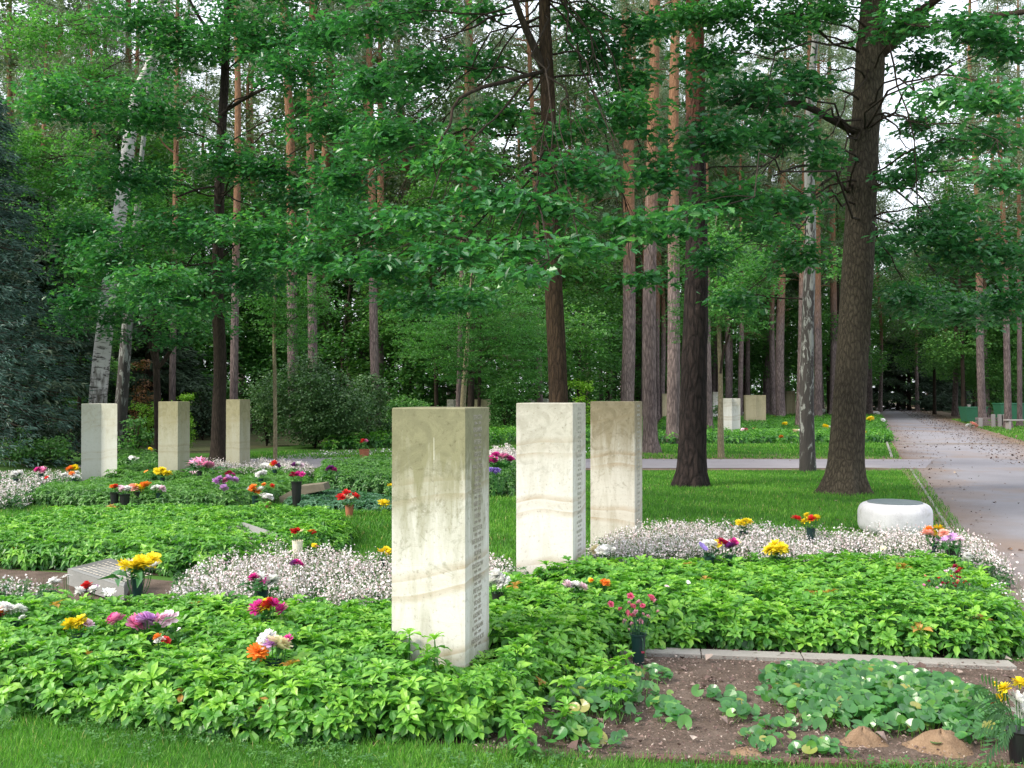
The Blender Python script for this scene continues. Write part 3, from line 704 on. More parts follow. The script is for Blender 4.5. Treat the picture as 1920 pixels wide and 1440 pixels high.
grass('grass', poly([(-200,1060),(700,1060),(760,985),(760,925),(-200,925)]), 1400, .05, .008, 'green lawn strip between the left beds', ALLB)
grass('grass', poly([(480,900),(960,900),(960,880),(480,880)]), 500, .06, .012, 'lawn edge before the side path', ALLB)
grass('grass', poly([(1180,861),(1690,861),(1672,832),(1180,834)]), 330, .06, .02, 'paler grass beyond the side path', ())
grass('grass', poly([(400,862),(1190,861),(1190,832),(640,845),(400,850)]), 330, .06, .02, 'grass beyond the side path with white daisies', ())
grass('grass', np.array([(rx_(20)+.6,20),(rx_(20)+4,20),(rx_(60)+5,60),(rx_(60)+.6,60)]), 130, .08, .03, 'green verge along the right side of the main path', ())
grass('grass', np.array([(lx(62)-8,62),(lx(62)-.8,62),(lx(25)-.5,25),(lx(25)-3,25)]), 90, .08, .03, 'grass strip left of the main path, farther back', ())
grass('grass', np.array([(lx(9)-.35,9),(lx(9)+.16,9),(lx(20.6)+.08,20.6),(lx(20.6)-.5,20.6)]), 700, .06, .008, 'rough grass tufts along the near left edge of the main path', ())
dz = fill(poly([(600,858),(1190,858),(1190,838),(600,848)]), 9)
mb = MB(); n = len(dz); mb.scatter(flo4, euler(rs.randn(n)*.3-.6, rs.randn(n)*.3, rs.rand(n)*6)*.03, np.column_stack([dz, np.full(n,.06)]), np.full(n, 1.0))
tag(mb.build('daisies', M_WHITEF), 'white daisies scattered in grass beyond the side path', 'flowers', None, 'stuff')

clo = (np.array([(0,0,0),(.9,-.45,.1),(1.2,0,.15),(.9,.45,.1)]), {4: np.array([(0,1,2,3)])})
cl3 = merge_tpl([xf(clo, eu1(0,0,a)) for a in (0,2.09,4.19)])
cp_ = fill(poly([(-300,1470),(2000,1470),(1920,1446),(1180,1424),(760,1392),(400,1378),(0,1332),(-300,1300)]), 1500); cp_ = cp_[wob(cp_[:,0]*1.7, cp_[:,1]*2, 2.0) > .05]; n = len(cp_); mb = MB()
mb.scatter(cl3, euler(rs.randn(n)*.3, rs.randn(n)*.3, rs.rand(n)*6)*(.008+.008*rs.rand(n))[:,None,None], np.column_stack([cp_, .015+.03*rs.rand(n)]), np.clip(.5+rs.randn(n)*.2,0,1))
tag(mb.build('clover', M_PACHF), 'clover and small weeds mixed into the front grass', 'clover', None, 'stuff')
# ------------------------------------------------------------------ round-leaved wild ginger + soil debris
def kidney():
    a = np.linspace(R(25), R(335), 13); r = 1.0+.08*np.cos(2*a)
    v = np.column_stack([r*np.cos(a)*1.0, r*np.sin(a)*1.1, .22*np.ones(13)*np.abs(np.sin(a*.5+.3))]); v = np.vstack([[(.15,0,-.12)], v])
    return v, {3: np.array([(0, i, i+1) for i in range(1, 13)])}
KID = kidney()
def asarum(name, blobs, label):
    mb = MB()
    for (px, py, wx, wy, n, H) in blobs:
        c = G(px, py); D = c[1]; u = rs.randn(n, 2)*.42; u = u[np.linalg.norm(u, axis=1) < 1.15]; m = len(u)
        x = c[0]+u[:,0]*wx*D/F; y0 = G(px, py+wy)[1]; y1 = G(px, py-wy)[1]; y = (y0+y1)/2+u[:,1]*(y1-y0)/2
        z = H*(1-.55*(u**2).sum(1))*(.6+.5*rs.rand(m)); z = np.maximum(z, .02)
        T_ = np.column_stack([x,y,z]); S = .017+.019*rs.rand(m)
        M = euler(-.35+rs.randn(m)*.35, rs.randn(m)*.4, rs.rand(m)*6.28)*S[:,None,None]
        # face roughly up and toward the open side
        mb.scatter(KID, euler(rs.randn(m)*.35+.45, rs.randn(m)*.35, np.zeros(m)) @ (euler(np.zeros(m), np.zeros(m), rs.rand(m)*6.28)*S[:,None,None]), T_, np.clip(.45+rs.randn(m)*.25,0,1))
        wv = np.array([.0016,0,0]); b = T_.copy(); b[:,:2] += rs.randn(m,2)*.02; b[:,2] = 0
        mb.add(np.stack([b-wv, b+wv, T_+wv, T_-wv],1).reshape(-1,3), {4: np.arange(m)[:,None]*4+np.arange(4)}, .9)
    return tag(mb.build(name, M_ASAR), label, 'ground cover', None, 'stuff')
asarum('round_leaf_plants', [(1560,1330,110,55,520,.12),(1680,1335,130,70,700,.13),(1790,1340,100,65,480,.11),(1500,1290,60,28,150,.10),(1640,1290,120,30,300,.1)], 'round glossy leaves spreading in front of the concrete kerb')
asarum('round_leaf_plants', [(1120,1330,80,40,190,.12),(1200,1300,60,30,40,.08),(1090,1390,80,25,50,.07),(1250,1345,50,30,22,.06),(1380,1345,45,22,24,.07),(1430,1400,50,18,24,.06),(1540,1412,60,12,30,.05),(1220,1275,45,12,16,.07),(1340,1310,60,15,12,.05),(1465,1370,40,20,14,.05)], 'scattered round leaves on the bare soil')
def loose_rosettes():
    mb = MB(); sp_ = [(1160,1275),(1135,1230),(1120,1330),(1060,1340),(1010,1385),(1155,1305),(1030,1310),(1085,1300),(1175,1330),(1200,1232),(1100,1262),(960,1400),(1060,1380),(985,1420),(1130,1285),(1040,1265),(1145,1350)]
    for px, py in sp_:
        for k in range(3):
            g = G(px+rs.randn()*9, py+rs.randn()*5); h = .09+.08*rs.rand()
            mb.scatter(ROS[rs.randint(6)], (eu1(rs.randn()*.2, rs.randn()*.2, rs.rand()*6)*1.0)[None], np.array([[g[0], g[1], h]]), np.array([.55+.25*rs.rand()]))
    tag(mb.build('ground_cover', M_PACH), 'stray green rosettes growing out over the bare soil', 'ground cover', None, 'stuff')
loose_rosettes()
# sprigs right in front of the nearest pillar face
mb = MB()
for px, py in ((768,1190),(815,1200),(800,1222),(745,1215)):
    g = G(px, py, .38); D = g1[0][1]-.1; p_ = A(px, py, D)
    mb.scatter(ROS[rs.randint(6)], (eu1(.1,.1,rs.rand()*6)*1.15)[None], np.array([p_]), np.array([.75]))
    tube(mb, [(p_[0],p_[1],.1),(p_[0],p_[1],p_[2])], .0025, 4, .3)
tag(mb.build('sprigs', M_PACH), 'taller sprigs of ground cover against the nearest pillar face', 'plant', None, 'stuff')
def debris(name, P, dens, size, mat, label, zmax=.006, tilt=.35, excl=(), asp=.5):
    pts = fill(P, dens); n = len(pts)
    for E in excl: pts = pts[~inside(E, pts)]
    n = len(pts); S = size*(.4+1.0*rs.rand(n)**2); mb = MB()
    mb.scatter(simp(1, asp, .15, .1), euler(rs.randn(n)*tilt, rs.randn(n)*tilt, rs.rand(n)*6.28)*S[:,None,None], np.column_stack([pts, .004+zmax*rs.rand(n)+.012]), rs.rand(n))
    return tag(mb.build(name, mat), label, 'debris', None, 'stuff')
debris('soil_litter', SOIL, 2200, .016, M_CHIP, 'bark chips and dry bits on bare soil', asp=.3)
debris('soil_litter', SOIL, 35, .05, M_CHIP, 'larger curled dry leaves on bare soil')
mpP = np.array([(lx(5),5),(rx_(5),5),(rx_(60),60),(lx(60)+.1,60)])
pts_l = [(lx(D)+.1, D) for D in (9,60)]
# litter lies mostly along the edges of the main path
EL = np.array([(lx(5)-.2,5),(lx(5)+.8,5),(lx(50)+1.4,50),(lx(50)-.3,50)])
ER = np.array([(rx_(22)-1.6,22),(rx_(22)+.8,22),(rx_(90)+1,90),(rx_(90)-1.6,90)])
debris('fallen_leaves', EL, 12, .04, M_LITTER, 'dry brown leaves along the left edge of the main path', .01)
debris('fallen_leaves', ER, 22, .06, M_LITTER, 'dry brown leaves along the right edge of the main path', .01)
debris('fallen_leaves', np.array([(lx(27),27),(rx_(27),27),(rx_(45),45),(lx(45),45)]), 4, .06, M_LITTER, 'dry brown leaves strewn across the main path')
debris('fallen_leaves', mpP, .8, .032, M_LITTER, 'single dark leaves lying on the main path')
debris('fallen_leaves', poly([(1180,865),(1690,866),(1690,856),(1180,856)]), 8, .05, M_LITTER, 'dry leaves beside the side path')
debris('fallen_leaves', poly([(1180,980),(1700,980),(1690,884),(1190,884)]), 5, .045, M_LITTER, 'few dry leaves on the mown lawn')

# ------------------------------------------------------------------ kerbs, edging, mounds
def bar(name, a, b, wid, h, mat, label, cat, z0=0.0, seg=0, kind=None):
    a = np.array(a[:2]); b = np.array(b[:2]); L = np.linalg.norm(b-a); ang = math.atan2(*(b-a)[::-1])
    mb = MB(); n = max(1, seg)
    for i in range(n):
        c = a+(b-a)*(i+.5)/n
        box_geo(mb, (c[0], c[1], z0+h/2-.02+rs.randn()*.001), (L/n-(.006 if n > 1 else 0), wid, h+.04), ang+rs.randn()*.002*(n > 1), .004, rs.rand())
    o = mb.build(name, mat); tag(o, label, cat, None, kind); return o
bar('concrete_kerb', G(1130,1223), G(1900,1252), .13, .028, M_KERB, 'flat grey concrete kerb between the bare soil and the ground cover', 'kerb', 0, 4)
bar('path_edging', (lx(9.5)-.02,9.5), (lx(20.8)-.05,20.8), .04, .025, M_KERB, 'thin pale edging strip beside the main path, near stretch', 'edging', 0, 9)
bar('path_edging', (lx(24.6)-.35,24.6), (lx(34)-.3,34), .06, .05, M_KERB, 'thin pale edging strip beside the main path, far stretch', 'edging', 0, 8)
bar('lawn_edging', G(1560,879), G(1690,883), .05, .05, M_BROWNST, 'low dark edging where the lawn meets the side path', 'edging', 0, 3)
bar('brick_edging', G(1190,1424), G(2010,1446), .05, .02, M_BRICK, 'reddish brick edging half sunk in the soil in front', 'edging', 0, 8)
mb = MB(); tube(mb, [(lx(31)-.1,31,.016),(lx(31)+2,31.05,.017),(rx_(31)+.2,31.1,.016)], .012, 5)
tag(mb.build('expansion_joint', M_BROWNST), 'thin dark channel crossing the main path', 'drain')
def mound(px, py, wpx, h, label):
    c = G(px, py); r = wpx*c[1]/F; n, k = 14, 28; V = []
    for i in range(n):
        t = i/(n-1)
        for j in range(k):
            a = j*2*math.pi/k; rr = r*(1-t)*(1+.12*math.sin(3*a+px)+.07*math.sin(7*a))
            V.append((c[0]+rr*math.cos(a), c[1]+rr*math.sin(a)*.8, -.01+h*math.sin(t*math.pi/2)**1.5*(1+.12*math.sin(5*a+9*t))+rs.randn()*.002))
    F_ = [(i*k+j, i*k+(j+1)%k, (i+1)*k+(j+1)%k, (i+1)*k+j) for i in range(n-1) for j in range(k)]
    mb = MB(); mb.add(V, F_); tag(mb.build('soil_mound', M_SAND, smooth=True), label, 'mound')
mound(1618,1392,52,.075,'small sandy molehill left of the palm leaves')
mound(1765,1402,75,.085,'wider sandy molehill beside the dark vase in the corner')
mound(1400,1412,50,.03,'low sandy bump near the brick edging')

# ------------------------------------------------------------------ round stone with slate disc
def lathe(mb, prof, c, k=40, rnd=.5):
    V = [(c[0]+r*math.cos(j*2*math.pi/k), c[1]+r*math.sin(j*2*math.pi/k), c[2]+z) for r, z in prof for j in range(k)]
    F_ = [(i*k+j, i*k+(j+1)%k, (i+1)*k+(j+1)%k, (i+1)*k+j) for i in range(len(prof)-1) for j in range(k)]
    F_.append(tuple((len(prof)-1)*k+j for j in range(k))); mb.add(V, F_, rnd)
gr_ = G(1678, 1012); D_ = gr_[1]; rad = 66.5*D_/F; Ht = .47
rad = 66.5*(D_+.3)/F; cst = (gr_[0]*(D_+.35)/D_, D_+.35)
topz = A(1678, 947, cst[1]-rad*.8)[2]
rt = empty('round_stone', (cst[0], cst[1], 0)); tag(rt, 'low round white granite stone with dark slate disc on top', 'basin')
mb = MB(); pr = [(rad*.72,-.02),(rad*.80,.02)]
for i in range(9):
    a = i/8*math.pi/2; pr.append((rad*.80+rad*.20*math.sin(a), .02+.10*(1-math.cos(a))+.02))
pr.append((rad*1.0, topz-.12))
for i in range(1,9):
    a = i/8*math.pi/2; pr.append((rad*(1-.22*(1-math.cos(a))), topz-.12+.11*math.sin(a)))
pr += [(rad*.77, topz-.004),(rad*.74, topz-.012)]
lathe(mb, pr, (0,0,0), 56); mb.build('body', M_GRAN, rt, smooth=True)
mb = MB(); lathe(mb, [(rad*.735,topz-.05),(rad*.735,topz+.002),(rad*.72,topz+.006)], (0,0,0), 56); mb.build('disc', M_SLATE, rt)

# ------------------------------------------------------------------ slabs
def slab(pts, thick, mat, label, insc=False):
    """pts: 4 top corners (world); thickness downwards"""
    P = np.array(pts); o0 = P.mean(0).copy(); o0[2] = 0; root = empty('grave_slab', o0); tag(root, label, 'gravestone')
    Q = P-o0; b = Q-np.array([0,0,thick]); n = np.cross(Q[1]-Q[0], Q[3]-Q[0]); n /= np.linalg.norm(n); n = n if n[2] > 0 else -n
    c = Q.mean(0); top = c+(Q-c)*.985; mb = MB()
    mb.add(np.vstack([b, Q-n*.008, top]), [(3,2,1,0)]+[(i,(i+1)%4,4+(i+1)%4,4+i) for i in range(4)]+[(4+i,4+(i+1)%4,8+(i+1)%4,8+i) for i in range(4)]+[(8,9,10,11)])
    mb.build('slab', mat, root)
    if insc:
        ex = Q[1]-Q[0]; ey = Q[3]-Q[0]; mb = MB()
        for r_ in range(7):
            x = .1
            while x < .85:
                w_ = rs.uniform(.015,.04); y0 = .12+r_*.11
                a = Q[0]+ex*x+ey*y0+n*.0015; mb.add([a, a+ex*w_, a+ex*w_+ey*.045, a+ey*.045], [(0,1,2,3)]); x += w_+rs.uniform(.012,.03)
        mb.build('inscription', M_INSC, root)
    return root
def Az(px, py, z): return np.array(G(px, py, z))
slab([Az(126,1066,.17)+0, Az(232,1100,.14), Az(248,1060,.20), Az(207,1046,.26)][0:4], .13, M_GREYST, 'grey tilted grave slab with engraved lines beside yellow blooms', True)
slab([Az(415,990,.20), Az(470,1010,.19), Az(520,1000,.26), Az(457,979,.30)], .06, M_GREYST, 'grey slab almost overgrown in the middle left bed')
# leaning angular brown stone
rt = empty('grave_slab', G(560,945)); tag(rt, 'long brown angular stone leaning on the ground by the red geranium', 'gravestone')
bl = G(560,945); D0 = bl[1]
def rel(px, py, D): a = A(px, py, D); return (a[0]-bl[0], a[1]-bl[1], a[2])
prof = [(505,950),(512,938),(560,912),(606,907),(610,919),(575,926),(540,944)]
mb = MB(); fr = [rel(x, y, D0) for x, y in prof]; bk = [rel(x+10, y-4, D0+.35) for x, y in prof]; n = len(prof)
mb.add(fr+bk, [tuple(range(n))[::-1], tuple(range(n, 2*n))]+[(i,(i+1)%n,n+(i+1)%n,n+i) for i in range(n)])
mb.build('slab', M_BROWNST, rt)

# ------------------------------------------------------------------ flowers
def petals(n, L, W, rings, mat_r=.5, seed=0, cup=.3, pointed=False):
    r = np.random.RandomState(seed); mb = MB()
    for k, (nn, el, ll) in enumerate(rings):
        for i in range(nn):
            a = (i+.5*(k%2))/nn*6.283+r.randn()*.12
            if pointed: v = np.array([(0,0,0),(.45,-W,.06),(1,0,-.15),(.45,W,.06)])
            else: v = np.array([(0,0,0),(.55,-W,.05),(.97,-W*.55,.02+cup*.2),(.97,W*.55,.02+cup*.2),(.55,W,.05)])
            v = v*L*ll*(.85+.3*r.rand()); v = v @ eu1(r.randn()*.15, -R(el)+r.randn()*.12, a).T
            mb.add(v, [tuple(range(len(v)))], np.clip(.5+r.randn()*.3+.1*k, 0, 1))
    return mb
BT = {'mum': dict(n=0, L=1, W=.19, rings=[(14,-18,.95),(14,5,1),(13,25,.95),(11,45,.85),(9,65,.7),(5,82,.5)]),
      'peony': dict(n=0, L=1, W=.27, rings=[(11,-8,1),(11,14,.98),(11,34,.92),(9,54,.85),(7,70,.75),(5,84,.65)]),
      'daisy': dict(n=0, L=1, W=.16, rings=[(15,12,1),(11,20,.9)]),
      'rose': dict(n=0, L=1, W=.5, rings=[(6,30,1),(6,55,.9),(5,75,.75)]),
      'carn': dict(n=0, L=1, W=.27, rings=[(11,0,1),(10,25,.95),(9,48,.85),(7,70,.75)]),
      'pansy': dict(n=0, L=1, W=.6, rings=[(5,10,1)]),
      'lily': dict(n=0, L=1, W=.2, rings=[(6,25,1)], pointed=True)}
BM = {}
def bloom_mesh(t, col):
    k = (t, col)
    if k not in BM:
        me = petals(seed=hash(k[0]) % 7 if False else len(BM), **BT[t]).mesh('bloom'); me.materials.append(petal_mat(col)); BM[k] = me
    return BM[k]
WH=(.86,.85,.82); YE=(.86,.66,.02); OR=(.85,.25,.03); RE=(.66,.03,.03); MA=(.62,.04,.30); PK=(.78,.28,.48); LI=(.62,.34,.66); PU=(.24,.04,.26); CR=(.36,.01,.06); CM=(.85,.72,.48); SA=(.85,.40,.32); VI=(.32,.22,.62); LP=(.86,.62,.70)
def bouquet(px, py, z, wpx, items, label, vase=None, leaves=10, hgt_=.05, name='bouquet', aspect=1.0, cat='flowers', D=None, vr=.04, size=None, vh=None, leafmat=None):
    c = np.array(A(px, py, D)) if D else np.array(G(px, py, z)); D = c[1]; z = c[2]; r = wpx/2*D/F
    root = empty(name, (c[0], c[1], 0)); tag(root, label, cat); BQ.append((c[0], c[1], r, z))
    tot = sum(i[2] for i in items); seq = []
    for col, t, n in items: seq += [(col, t)]*n
    br = size or (r*1.0/max(1, math.sqrt(tot))*1.15)
    heads = []; sm = MB()
    # arrange: keep item order left to right
    for i, (col, t) in enumerate(seq):
        u = (i+.5)/tot*2-1 if tot > 1 else 0
        x = u*(r-br*.6)+rs.randn()*br*.12; y = rs.uniform(-1,1)*r*.45*aspect
        zz = hgt_*(1-(x/r)**2)*(.4+.6*rs.rand()) + (rs.rand()-.5)*br*.9*(tot > 3)
        h = np.array([x, y, z+zz]); heads.append(h)
        ob = obj('bloom', bloom_mesh(t, col), root, h); s = br*rs.uniform(.9,1.15)
        ob.scale = (s, s, s*rs.uniform(.8,1.0)); ob.rotation_euler = (rs.uniform(.15,.7), rs.uniform(-.3,.3)+u*.4, rs.rand()*6)
        base = np.array([x*.15, y*.15, max(.02, z*.35)])
        mid = (h+base)/2+np.array([x*.15,0,.0]); tube(sm, [base, mid, h-[0,0,.004]], .0018+.0004*r/.05, 4, .3)
    if leaves:
        n = leaves; T_ = np.array([0,0,z-.05])+rs.randn(n,3)*[r*.35,r*.3,.02]
        sm.scatter(simp(1,.16,.06,.35), euler(rs.randn(n)*.4, -rs.rand(n)*.9, rs.rand(n)*6.28)*(max(r,.05)*(.7+.5*rs.rand(n)))[:,None,None], T_, rs.rand(n)*.3)
    sm.build('stems', leafmat or M_ASAR, root)
    if vase:
        mb = MB(); H = vh or max(.06, z-.06); prof = [(vr*.62,0),(vr*.7,.005),(vr*.95,H*.9),(vr*1.05,H),(vr*.98,H),(vr*.9,H*.85)]
        lathe(mb, prof, (0,0,0), 18); mb.build('vase', vase, root, smooth=False)
    return root
T_ = .30
bouquet(22,1147,T_,60,[(CR,'carn',1),(OR,'carn',1),(WH,'mum',5)],'white pompom blooms with a crimson one at the left picture edge',M_VASE,leaves=4,hgt_=.04)
bouquet(43,1168,.27,12,[(WH,'carn',1)],'single small white bloom below the white pompoms',None,leaves=1)
bouquet(150,1170,T_,50,[(YE,'mum',4),(LP,'carn',1)],'low row of yellow blooms in the front left ground cover',M_VASE,leaves=3,hgt_=.015)
bouquet(216,1174,T_,42,[(MA,'peony',1),(PK,'peony',1)],'deep pink peonies right of the yellow row',M_VASE,leaves=3,size=.052)
bouquet(283,1172,T_,92,[(PK,'peony',2),(LI,'peony',2),(PK,'lily',2),(LP,'peony',1)],'wide bunch of lilac pink blooms in the front left ground cover',M_VASE,leaves=5,hgt_=.03)
bouquet(306,1200,.28,36,[(OR,'carn',1),(WH,'carn',2),(RE,'carn',2)],'small white and red blooms with a blue wrapper',M_BLUEP,leaves=2,hgt_=.01,vr=.035)
bouquet(335,1190,.28,8,[(WH,'pansy',2)],'tiny white blooms right of the lilac bunch',None,leaves=1)
bouquet(165,1108,.28,50,[(WH,'carn',2),(RE,'carn',2),(PU,'pansy',1),(WH,'mum',2)],'white and red blooms in front of the grey slab',M_VASE,leaves=3,hgt_=.02)
bouquet(205,1114,.28,38,[(WH,'daisy',3)],'bluish white daisies right of the white and red blooms',M_VASE,leaves=2,hgt_=.02)
bouquet(106,1099,.27,26,[(WH,'mum',2)],'white bloom left of the white and red blooms',None,leaves=1)
bouquet(125,1092,.27,24,[(WH,'daisy',3)],'small white daisies behind the front left bed',None,leaves=1)
bouquet(258,1066,.38,86,[(WH,'daisy',2),(YE,'mum',6),(WH,'daisy',1)],'large bright yellow blooms with white daisies above the grey slab',M_VASE,leaves=18,hgt_=.05)
bouquet(492,1090,.33,62,[(MA,'carn',2),(WH,'lily',2),(MA,'lily',1),(WH,'peony',2)],'white and magenta blooms with dark leaves beside the frothy blossom',M_VASE,leaves=26,hgt_=.02)
bouquet(503,1143,T_,72,[(MA,'mum',2),(YE,'mum',2),(RE,'carn',1),(MA,'peony',2)],'magenta and yellow blooms in the front left ground cover',M_VASE,leaves=4,hgt_=.03)
bouquet(513,1216,T_,86,[(OR,'mum',1),(WH,'peony',2),(LI,'peony',1),(CM,'peony',2),(MA,'carn',1)],'orange, cream and pink blooms nearest the front of the bed',M_VASE,leaves=4,hgt_=.03)
bouquet(556,1066,.30,28,[(PU,'carn',1),(MA,'carn',2)],'small purple blooms in the frothy blossom',None,leaves=3)
bouquet(558,1001,.32,30,[(RE,'carn',3),(CM,'lily',2)],'red blooms wrapped in cream paper in the middle left bed',M_PAPER,leaves=6,hgt_=.04,vr=.05)
bouquet(585,1003,.31,18,[(OR,'pansy',2),(RE,'pansy',2)],'tiny orange red blooms right of the paper wrapped ones',None,leaves=6)
bouquet(592,1031,.3,16,[(YE,'mum',1),(PK,'pansy',1)],'single yellow bloom in the frothy blossom',None,leaves=2)
bouquet(720,1036,.30,32,[(YE,'pansy',3),(YE,'mum',2)],'yellow pansies left of the nearest pillar',M_VASE,leaves=4,hgt_=.05)
bouquet(655,938,.22,44,[(RE,'carn',2),(CM,'lily',3),(RE,'carn',2)],'red geranium with dry cream husks on the lawn edge',M_TERRA,leaves=12,hgt_=.06,vr=.06,leafmat=M_PACHF)
bouquet(720,950,.14,26,[(YE,'mum',2)],'yellow green clump behind the nearest pillar',None,leaves=12,leafmat=M_LIME)
bouquet(732,915,.30,16,[(YE,'pansy',3)],'small yellow blooms peeping past the nearest pillar',None,leaves=4)
bouquet(234,918,.30,28,[(LP,'mum',3),(WH,'mum',3)],'pale pink and white blooms in the dark vase',M_BLACKP,leaves=4,hgt_=.05,vr=.07)
bouquet(262,914,.30,40,[(SA,'carn',2),(YE,'mum',2),(OR,'carn',2)],'orange and yellow blooms right of the pale pink ones',M_BLACKP,leaves=4,hgt_=.04,vr=.07)
bouquet(215,915,.32,18,[(OR,'carn',2),(RE,'carn',1)],'small orange red blooms above the white card',M_BLACKP,leaves=3,hgt_=.03,vr=.06)
bouquet(298,916,.30,30,[(WH,'carn',2),(LP,'carn',2)],'white and pale pink blooms at the front of the dark bed',M_VASE,leaves=5,hgt_=.02)
rt = empty('card_holder', G(214,950)); tag(rt, 'small white card hung on a dark pot below orange blooms', 'card')
mb = MB(); box_geo(mb, (0,-.02,.17), (.12,.004,.08), .1); mb.build('card', M_WPAPER, rt)
mb = MB(); box_geo(mb, (0,0,.065), (.10,.03,.13), .1, .004); mb.build('holder', M_BLACKP, rt)
bouquet(305,889,.30,34,[(YE,'mum',6)],'round yellow mum at the foot of the olive pillar',M_VASE,leaves=4,hgt_=.06)
bouquet(275,889,.28,8,[(OR,'pansy',1)],'tiny rust bloom left of the yellow mum',None,leaves=2)
bouquet(374,876,.40,54,[(LP,'lily',3),(PK,'lily',7),(PK,'carn',3)],'pink lilies in front of the slim dark oak',M_BLACKP,leaves=16,hgt_=.14,size=.085)
bouquet(360,889,.26,22,[(LP,'lily',3)],'pale lilies left of the pink lilies low down',None,leaves=4,size=.07)
bouquet(422,906,.34,48,[(LI,'peony',2),(PK,'peony',1),(LI,'peony',2)],'lilac peonies above the dark left bed',M_VASE,leaves=5,hgt_=.06,size=.065)
bouquet(420,919,.28,14,[(LI,'peony',1)],'lower lilac peony of the dark left bed',None,leaves=2,size=.06)
bouquet(478,921,.28,34,[(WH,'carn',1),(OR,'carn',3),(WH,'carn',1)],'orange and white blooms right of the lilac peonies',M_VASE,leaves=6,hgt_=.04)
bouquet(497,934,.20,30,[(WH,'lily',3),(WH,'peony',2)],'white blooms in a terracotta basket',M_TERRA,leaves=6,hgt_=.03,vr=.09)
bouquet(511,918,.30,12,[(RE,'mum',1)],'red bloom above the terracotta basket',None,leaves=3)
bouquet(495,915,.30,9,[(OR,'mum',1)],'small orange bloom left of the red bloom',None,leaves=2)
bouquet(556,895,.42,36,[(CR,'carn',3),(MA,'carn',3)],'crimson and magenta blooms in a tall dark vase by the brown stone',M_BLACKP,leaves=8,hgt_=.06,vr=.075,size=.05)
bouquet(558,878,.36,24,[(PU,'carn',2),(WH,'mum',2),(LP,'mum',1)],'purple and white blooms behind the dark vase',M_VASE,leaves=5,hgt_=.06)
bouquet(489,890,.34,22,[(WH,'mum',4)],'white mum in the pale blossom behind the left bed',M_VASE,leaves=4,hgt_=.05)
bouquet(430,893,.34,20,[(CR,'carn',2),(MA,'carn',1)],'maroon blooms by the narrow two-toned pillar',None,leaves=4)
bouquet(515,874,.34,22,[(YE,'carn',1),(RE,'carn',2),(PU,'carn',1)],'orange and purple blooms at the foot of the thin sapling',M_VASE,leaves=5,hgt_=.05)
bouquet(493,874,.30,20,[(WH,'pansy',4)],'small white blooms left of the thin sapling',None,leaves=3)
bouquet(620,883,.38,22,[(PU,'carn',3),(MA,'carn',1)],'dark purple blooms on the hedge-like bed',None,leaves=5)
bouquet(138,881,.36,24,[(OR,'mum',2),(YE,'mum',2)],'yellow orange blooms left of the grey folded pillar',M_VASE,leaves=4,hgt_=.03)
bouquet(142,893,.28,24,[(OR,'mum',1),(WH,'mum',3)],'white and orange blooms beside the grey folded pillar',M_VASE,leaves=4,hgt_=.03)
bouquet(120,896,.25,18,[(WH,'mum',3)],'small white blooms left of the grey folded pillar',None,leaves=3)
bouquet(77,881,.36,26,[(MA,'mum',2),(PK,'mum',2)],'magenta blooms on the low dark bush at far left',M_VASE,leaves=4,hgt_=.03)
bouquet(30,890,.30,28,[(WH,'mum',5)],'flat white blooms near the left picture edge',M_VASE,leaves=4,hgt_=.01)
bouquet(88,898,.26,12,[(RE,'pansy',2)],'tiny red blooms in the dull white blossom',None,leaves=3)
bouquet(282,845,.6,10,[(YE,'mum',2)],'orange yellow blooms far back between the left pillars',None,leaves=3)
bouquet(250,862,.45,18,[(WH,'pansy',4)],'white blooms far back between the left pillars',None,leaves=3)
bouquet(683,829,.42,16,[(RE,'mum',3),(PK,'mum',2)],'red blooms in a terracotta pot beyond the side path',M_TERRA,leaves=5,hgt_=.06,vr=.13,vh=.25)
bouquet(938,868,.62,56,[(MA,'carn',4),(PK,'carn',4),(MA,'carn',3)],'magenta pink blooms between the first two pillars',None,leaves=20,hgt_=.12,size=.07)
bouquet(926,886,.5,26,[(VI,'mum',5)],'violet blooms between the first two pillars',None,leaves=5,hgt_=.03)
bouquet(933,1094,.36,44,[(WH,'peony',3),(WH,'mum',2)],'big pure white bloom beside the nearest pillar',M_BLACKP,leaves=4,hgt_=.04,size=.055)
bouquet(1078,1102,.28,48,[(LP,'mum',1),(WH,'mum',3),(LP,'mum',2)],'lavender white blooms at the foot of the second pillar',M_VASE,leaves=4,hgt_=.02)
bouquet(1108,1100,.28,14,[(YE,'mum',1),(OR,'carn',1)],'small yellow bloom right of the lavender ones',None,leaves=2)
bouquet(1133,1099,.28,20,[(OR,'mum',2)],'small orange blooms right of the second pillar',None,leaves=2)
bouquet(1290,1100,.29,9,[(WH,'pansy',1)],'lone white floret in the right ground cover',None,leaves=1)
bouquet(1250,1110,.29,9,[(LP,'pansy',2)],'lone pale pink floret in the right ground cover',None,leaves=1)
bouquet(1132,1034,.30,44,[(CM,'peony',1),(WH,'peony',3),(WH,'pansy',2)],'white blooms at the foot of the streaked pillar',M_BLACKP,leaves=6,hgt_=.03)
bouquet(1330,1030,.32,46,[(VI,'pansy',1),(WH,'peony',3),(CM,'carn',1),(YE,'pansy',1)],'large white blooms in the frothy drift',M_VASE,leaves=10,hgt_=.05,leafmat=M_IVY)
bouquet(1368,1028,.33,46,[(CR,'carn',2),(PU,'carn',2),(MA,'peony',1),(CM,'carn',1)],'purple and maroon blooms right of the large white ones',M_VASE,leaves=8,hgt_=.06)
bouquet(1395,984,.38,28,[(YE,'mum',4)],'yellow blooms standing over the frothy drift',M_VASE,leaves=14,hgt_=.05)
bouquet(1372,993,.34,10,[(RE,'lily',2)],'dry reddish bloom left of the yellow blooms',None,leaves=3)
